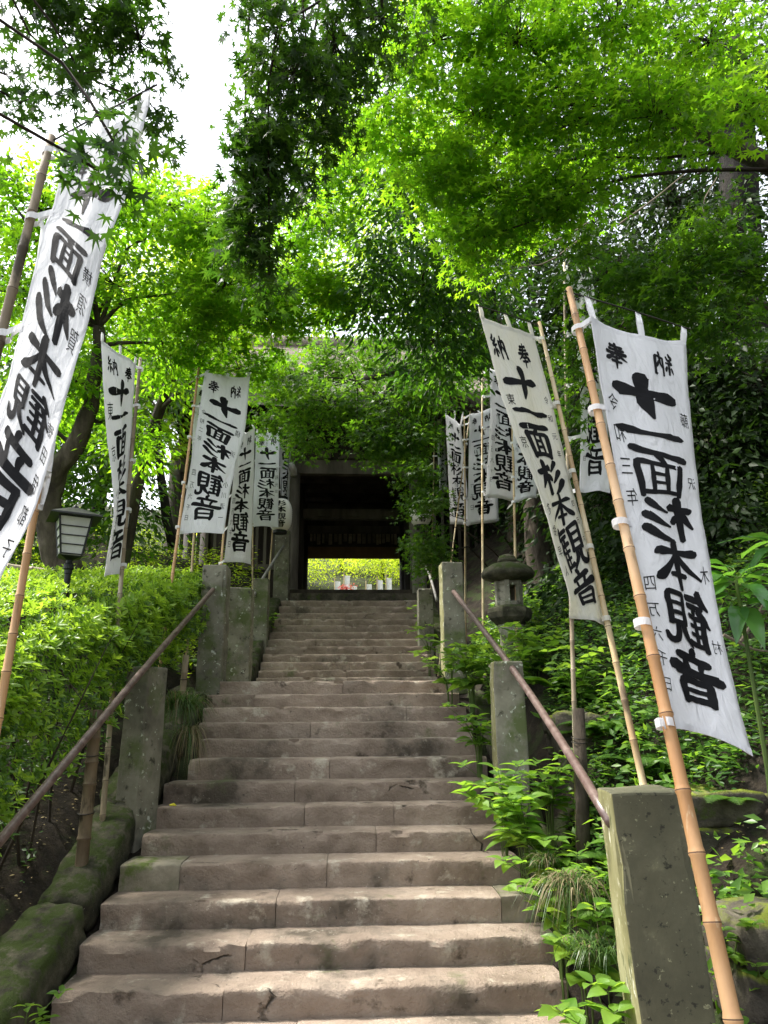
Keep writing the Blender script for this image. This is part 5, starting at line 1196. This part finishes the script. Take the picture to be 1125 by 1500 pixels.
# 8 glossy evergreen with oblong leaves, centre right
tree('evergreen_oak', 'evergreen with oblong glossy leaves in the middle above the right banners', 'tree',
     [(2.9, 10.6, ground_z(2.9, 10.6)-.2), (2.8, 10.6, 6), (2.2, 10.2, 8.5), (1.8, 10.0, 10.2)], (.22, .07),
     [B(590, 290, 8.6, (.55, .8, .6), 16), B(560, 380, 8.8, (.45, .7, .5), 14), B(620, 420, 9.0, (.7, .8, .6), 20), B(680, 380, 9.0, (.7, .9, .6), 18), B(640, 500, 9.4, (.8, .9, .5), 20), B(720, 460, 9.2, (.6, .8, .6), 16), B(680, 560, 15, (.9, .8, .7), 16), B(540, 440, 9.2, (.4, .6, .3), 8), B(600, 220, 8.8, (.7, .8, .5), 12)],
     T_LANCE, .125, 36, .40, L_OVAL, droop=.7, flat=.4, tilt=.7, dens=1.9)
# 9 dark mass at right
for k, (lab, tr_, bl) in enumerate([
    ('huge dark trunked evergreen behind the upper right maple', [tuple(at(1105, 820, 9.5)), tuple(at(1098, 560, 9.5)), tuple(at(1085, 300, 9.4)), tuple(at(1070, 60, 9.3))],
        [B(1078, 330, 9.0, (.35, .3, 1.3), 9), B(1120, 560, 8.4, (.9, .8, .9), 24), B(1020, 560, 9.0, (.8, .8, .7), 20), B(950, 500, 9.6, (.9, .9, .8), 22), B(1060, 680, 8.6, (.9, .8, .7), 22), B(960, 650, 9.0, (.7, .8, .7), 18), B(900, 400, 10.2, (1.1, 1, .9), 22), B(980, 300, 10.5, (1.0, 1, .8), 16), B(1010, 150, 10, (1.1, 1, .7), 18), B(1150, 100, 9, (1.0, 1, .8), 16), B(820, 450, 11, (1.0, 1, .9), 18)]),
    ('dark evergreen behind the right banners and stone lantern', [(5.4, 12.5, ground_z(5.4, 12.5)-.2), (5.2, 12.5, 8), (5.0, 12.3, 11)],
        [B(780, 620, 15, (1.2, 1, 1.2), 24), B(890, 600, 11.5, (1.0, 1, 1.0), 24), B(830, 760, 12.5, (.9, .9, .9), 20), B(900, 730, 10, (1.0, .9, .9), 24), B(990, 800, 8.6, (.9, .8, .8), 22), B(880, 840, 9.4, (.8, .8, .6), 14), B(730, 700, 16.5, (1.2, .9, 1.4), 22), B(760, 360, 12, (1.4, 1.2, 1.0), 22), B(1080, 760, 8.0, (.7, .8, .7), 16), B(830, 540, 14.0, (1.2, 1, 1.2), 18)])]):
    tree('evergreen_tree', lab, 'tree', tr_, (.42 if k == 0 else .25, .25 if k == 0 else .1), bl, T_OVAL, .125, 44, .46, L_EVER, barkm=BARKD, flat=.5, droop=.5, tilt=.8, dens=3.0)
# 10 trees farther off, on both sides and above the gate
FAR = [
  ('pale leaning trunked tree behind the left banners', [tuple(at(252, 800, 12.5)), tuple(at(236, 700, 12.5)), tuple(at(232, 600, 12.6))], (.10, .05), [B(200, 560, 13, (1.2, 1, .8), 22), B(250, 500, 13, (1.1, 1, .8), 18), B(130, 650, 12, (1.0, 1, .8), 18), B(180, 740, 12, (.8, .8, .6), 12)], T_OVAL, .13, L_MAPLEM),
  ('tall tree far left beyond the bamboo fence', [(-9.5, 14, ground_z(-9.5, 14)-.3), (-9.5, 14, 9), (-9, 14, 13)], (.22, .1), [B(20, 500, 13, (1.8, 1.5, 1.4), 34), B(60, 640, 13, (1.6, 1.2, 1.0), 26), B(0, 740, 12, (1.3, 1.2, .8), 22), B(70, 420, 15, (1.6, 1.4, 1.0), 22)], T_OVAL, .16, L_MAPLEM),
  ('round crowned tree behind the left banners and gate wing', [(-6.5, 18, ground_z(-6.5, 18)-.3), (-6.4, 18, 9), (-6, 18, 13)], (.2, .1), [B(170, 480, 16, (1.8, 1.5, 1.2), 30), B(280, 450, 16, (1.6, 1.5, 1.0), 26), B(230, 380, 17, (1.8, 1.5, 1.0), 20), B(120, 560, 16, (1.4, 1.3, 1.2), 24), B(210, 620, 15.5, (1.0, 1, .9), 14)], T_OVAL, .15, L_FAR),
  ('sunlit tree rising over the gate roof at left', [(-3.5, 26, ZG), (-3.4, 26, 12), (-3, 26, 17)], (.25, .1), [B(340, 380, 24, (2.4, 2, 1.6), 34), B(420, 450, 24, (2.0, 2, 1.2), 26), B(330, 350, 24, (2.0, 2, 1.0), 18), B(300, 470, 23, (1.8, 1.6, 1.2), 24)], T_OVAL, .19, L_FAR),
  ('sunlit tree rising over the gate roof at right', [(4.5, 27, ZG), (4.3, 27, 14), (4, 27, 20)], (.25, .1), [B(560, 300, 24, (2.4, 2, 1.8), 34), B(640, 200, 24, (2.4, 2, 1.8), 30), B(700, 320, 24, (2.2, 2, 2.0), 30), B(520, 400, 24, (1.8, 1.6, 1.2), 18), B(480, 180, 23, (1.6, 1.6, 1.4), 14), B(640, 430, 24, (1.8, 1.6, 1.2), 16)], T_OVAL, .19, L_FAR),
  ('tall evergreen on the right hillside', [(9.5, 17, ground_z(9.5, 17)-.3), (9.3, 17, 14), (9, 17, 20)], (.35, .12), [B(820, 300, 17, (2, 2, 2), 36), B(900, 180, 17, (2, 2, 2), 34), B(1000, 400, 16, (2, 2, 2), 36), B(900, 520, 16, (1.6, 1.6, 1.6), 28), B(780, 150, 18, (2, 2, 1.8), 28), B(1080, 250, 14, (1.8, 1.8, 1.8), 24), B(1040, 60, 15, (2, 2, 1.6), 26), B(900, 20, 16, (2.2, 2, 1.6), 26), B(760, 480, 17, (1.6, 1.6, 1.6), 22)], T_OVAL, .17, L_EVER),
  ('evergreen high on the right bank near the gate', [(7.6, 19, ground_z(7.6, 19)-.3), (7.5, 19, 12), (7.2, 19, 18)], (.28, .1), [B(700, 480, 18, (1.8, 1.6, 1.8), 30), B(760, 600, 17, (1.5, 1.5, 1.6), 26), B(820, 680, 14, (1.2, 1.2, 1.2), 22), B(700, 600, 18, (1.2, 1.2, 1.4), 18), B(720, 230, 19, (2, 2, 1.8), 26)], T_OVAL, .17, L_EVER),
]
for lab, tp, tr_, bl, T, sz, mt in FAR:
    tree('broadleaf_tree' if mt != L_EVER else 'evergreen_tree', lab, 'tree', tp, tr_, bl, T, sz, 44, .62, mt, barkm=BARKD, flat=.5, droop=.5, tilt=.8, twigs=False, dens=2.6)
# 11 the sunny garden through the gate
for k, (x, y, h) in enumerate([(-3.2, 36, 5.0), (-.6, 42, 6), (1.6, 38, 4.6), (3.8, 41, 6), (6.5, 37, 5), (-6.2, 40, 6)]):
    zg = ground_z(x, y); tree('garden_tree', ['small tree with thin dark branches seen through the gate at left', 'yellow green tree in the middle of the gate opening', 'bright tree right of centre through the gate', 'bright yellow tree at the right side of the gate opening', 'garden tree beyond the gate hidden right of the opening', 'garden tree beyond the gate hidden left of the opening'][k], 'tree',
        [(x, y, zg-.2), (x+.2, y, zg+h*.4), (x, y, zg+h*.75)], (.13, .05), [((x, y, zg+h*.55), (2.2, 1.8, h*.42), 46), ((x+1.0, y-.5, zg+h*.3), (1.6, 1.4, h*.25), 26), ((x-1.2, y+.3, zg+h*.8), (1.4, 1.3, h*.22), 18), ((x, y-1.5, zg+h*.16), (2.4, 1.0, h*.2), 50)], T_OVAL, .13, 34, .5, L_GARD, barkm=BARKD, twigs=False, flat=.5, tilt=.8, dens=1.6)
zc = lambda x, y: ground_z(x, y)
for k, px in enumerate((495, 509, 519, 541, 556, 567)):
    c = at(px, 862, 30 + k % 3); m = MB(); zg = zc(c.x, 30) - .1; hh = [2.2, 2.9, 1.7, 1.9, 2.3, 2.6][k]*.36
    r_ = empty('small_banner', (c.x, 30, zg), ['leftmost tiny white banner seen through the gate', 'tall tiny white banner left of centre through the gate', 'tiny white banner beside the red bush through the gate', 'tiny white banner right of centre through the gate', 'second tiny white banner from the right through the gate', 'rightmost tiny white banner seen through the gate'][k], 'banner', 'tiny banners beyond the gate')
    MB().tube([(c.x-.14, 30, zg), (c.x-.14, 30, zg + hh + .7)], .02, 5).build('pole', BAMBOOP, r_)
    v = []; f = []
    for j in range(7):
        for i in range(3): v.append((c.x - .12 + i*.11, 30 + .04*math.sin(j + i), zg + .55 + hh*j/6))
    for j in range(6):
        for i in range(2): a = j*3+i; f.append((a, a+1, a+4, a+3))
    m.add(v, f); m.build('cloth', CLOTH, r_)
REDL = leafmat('red_leaf', (.22,.03,.03), (.35,.08,.07), (.5,.06,.05), (.6,.15,.12), .4)
tree('red_bush', 'small red leaved bush seen through the gate', 'bush', [tuple(at(508, 866, 28)), tuple(at(508, 860, 28))], (.04, .02), [B(508, 860, 28, (.25, .3, .15), 5)], T_OVAL, .09, 24, .2, REDL, twigs=False, limbs=False)

# thin pale vines and dead twigs on the dark right bank
m = MB()
for (pts) in ([(850, 350, 8.6), (800, 385, 8.7), (740, 395, 8.8), (680, 410, 9)], [(1040, 350, 7.5), (1030, 300, 7.6), (1050, 260, 7.7)], [(905, 330, 8), (960, 290, 8), (1020, 240, 8)], [(1085, 940, 6), (1110, 900, 6), (1125, 870, 6)], [(1060, 930, 6), (1100, 950, 6), (1130, 955, 6)], [(770, 370, 9), (830, 345, 9), (900, 300, 9)]):
    m.tube(crom([at(*p) for p in pts], 9), np.linspace(.016, .006, 9), 5)
tag(m.build('dead_vines', TWIGP, None), 'pale bare vines hanging in the dark trees at right', 'vines', kind='stuff')
print('leaf triangles', TRI_COUNT[0])
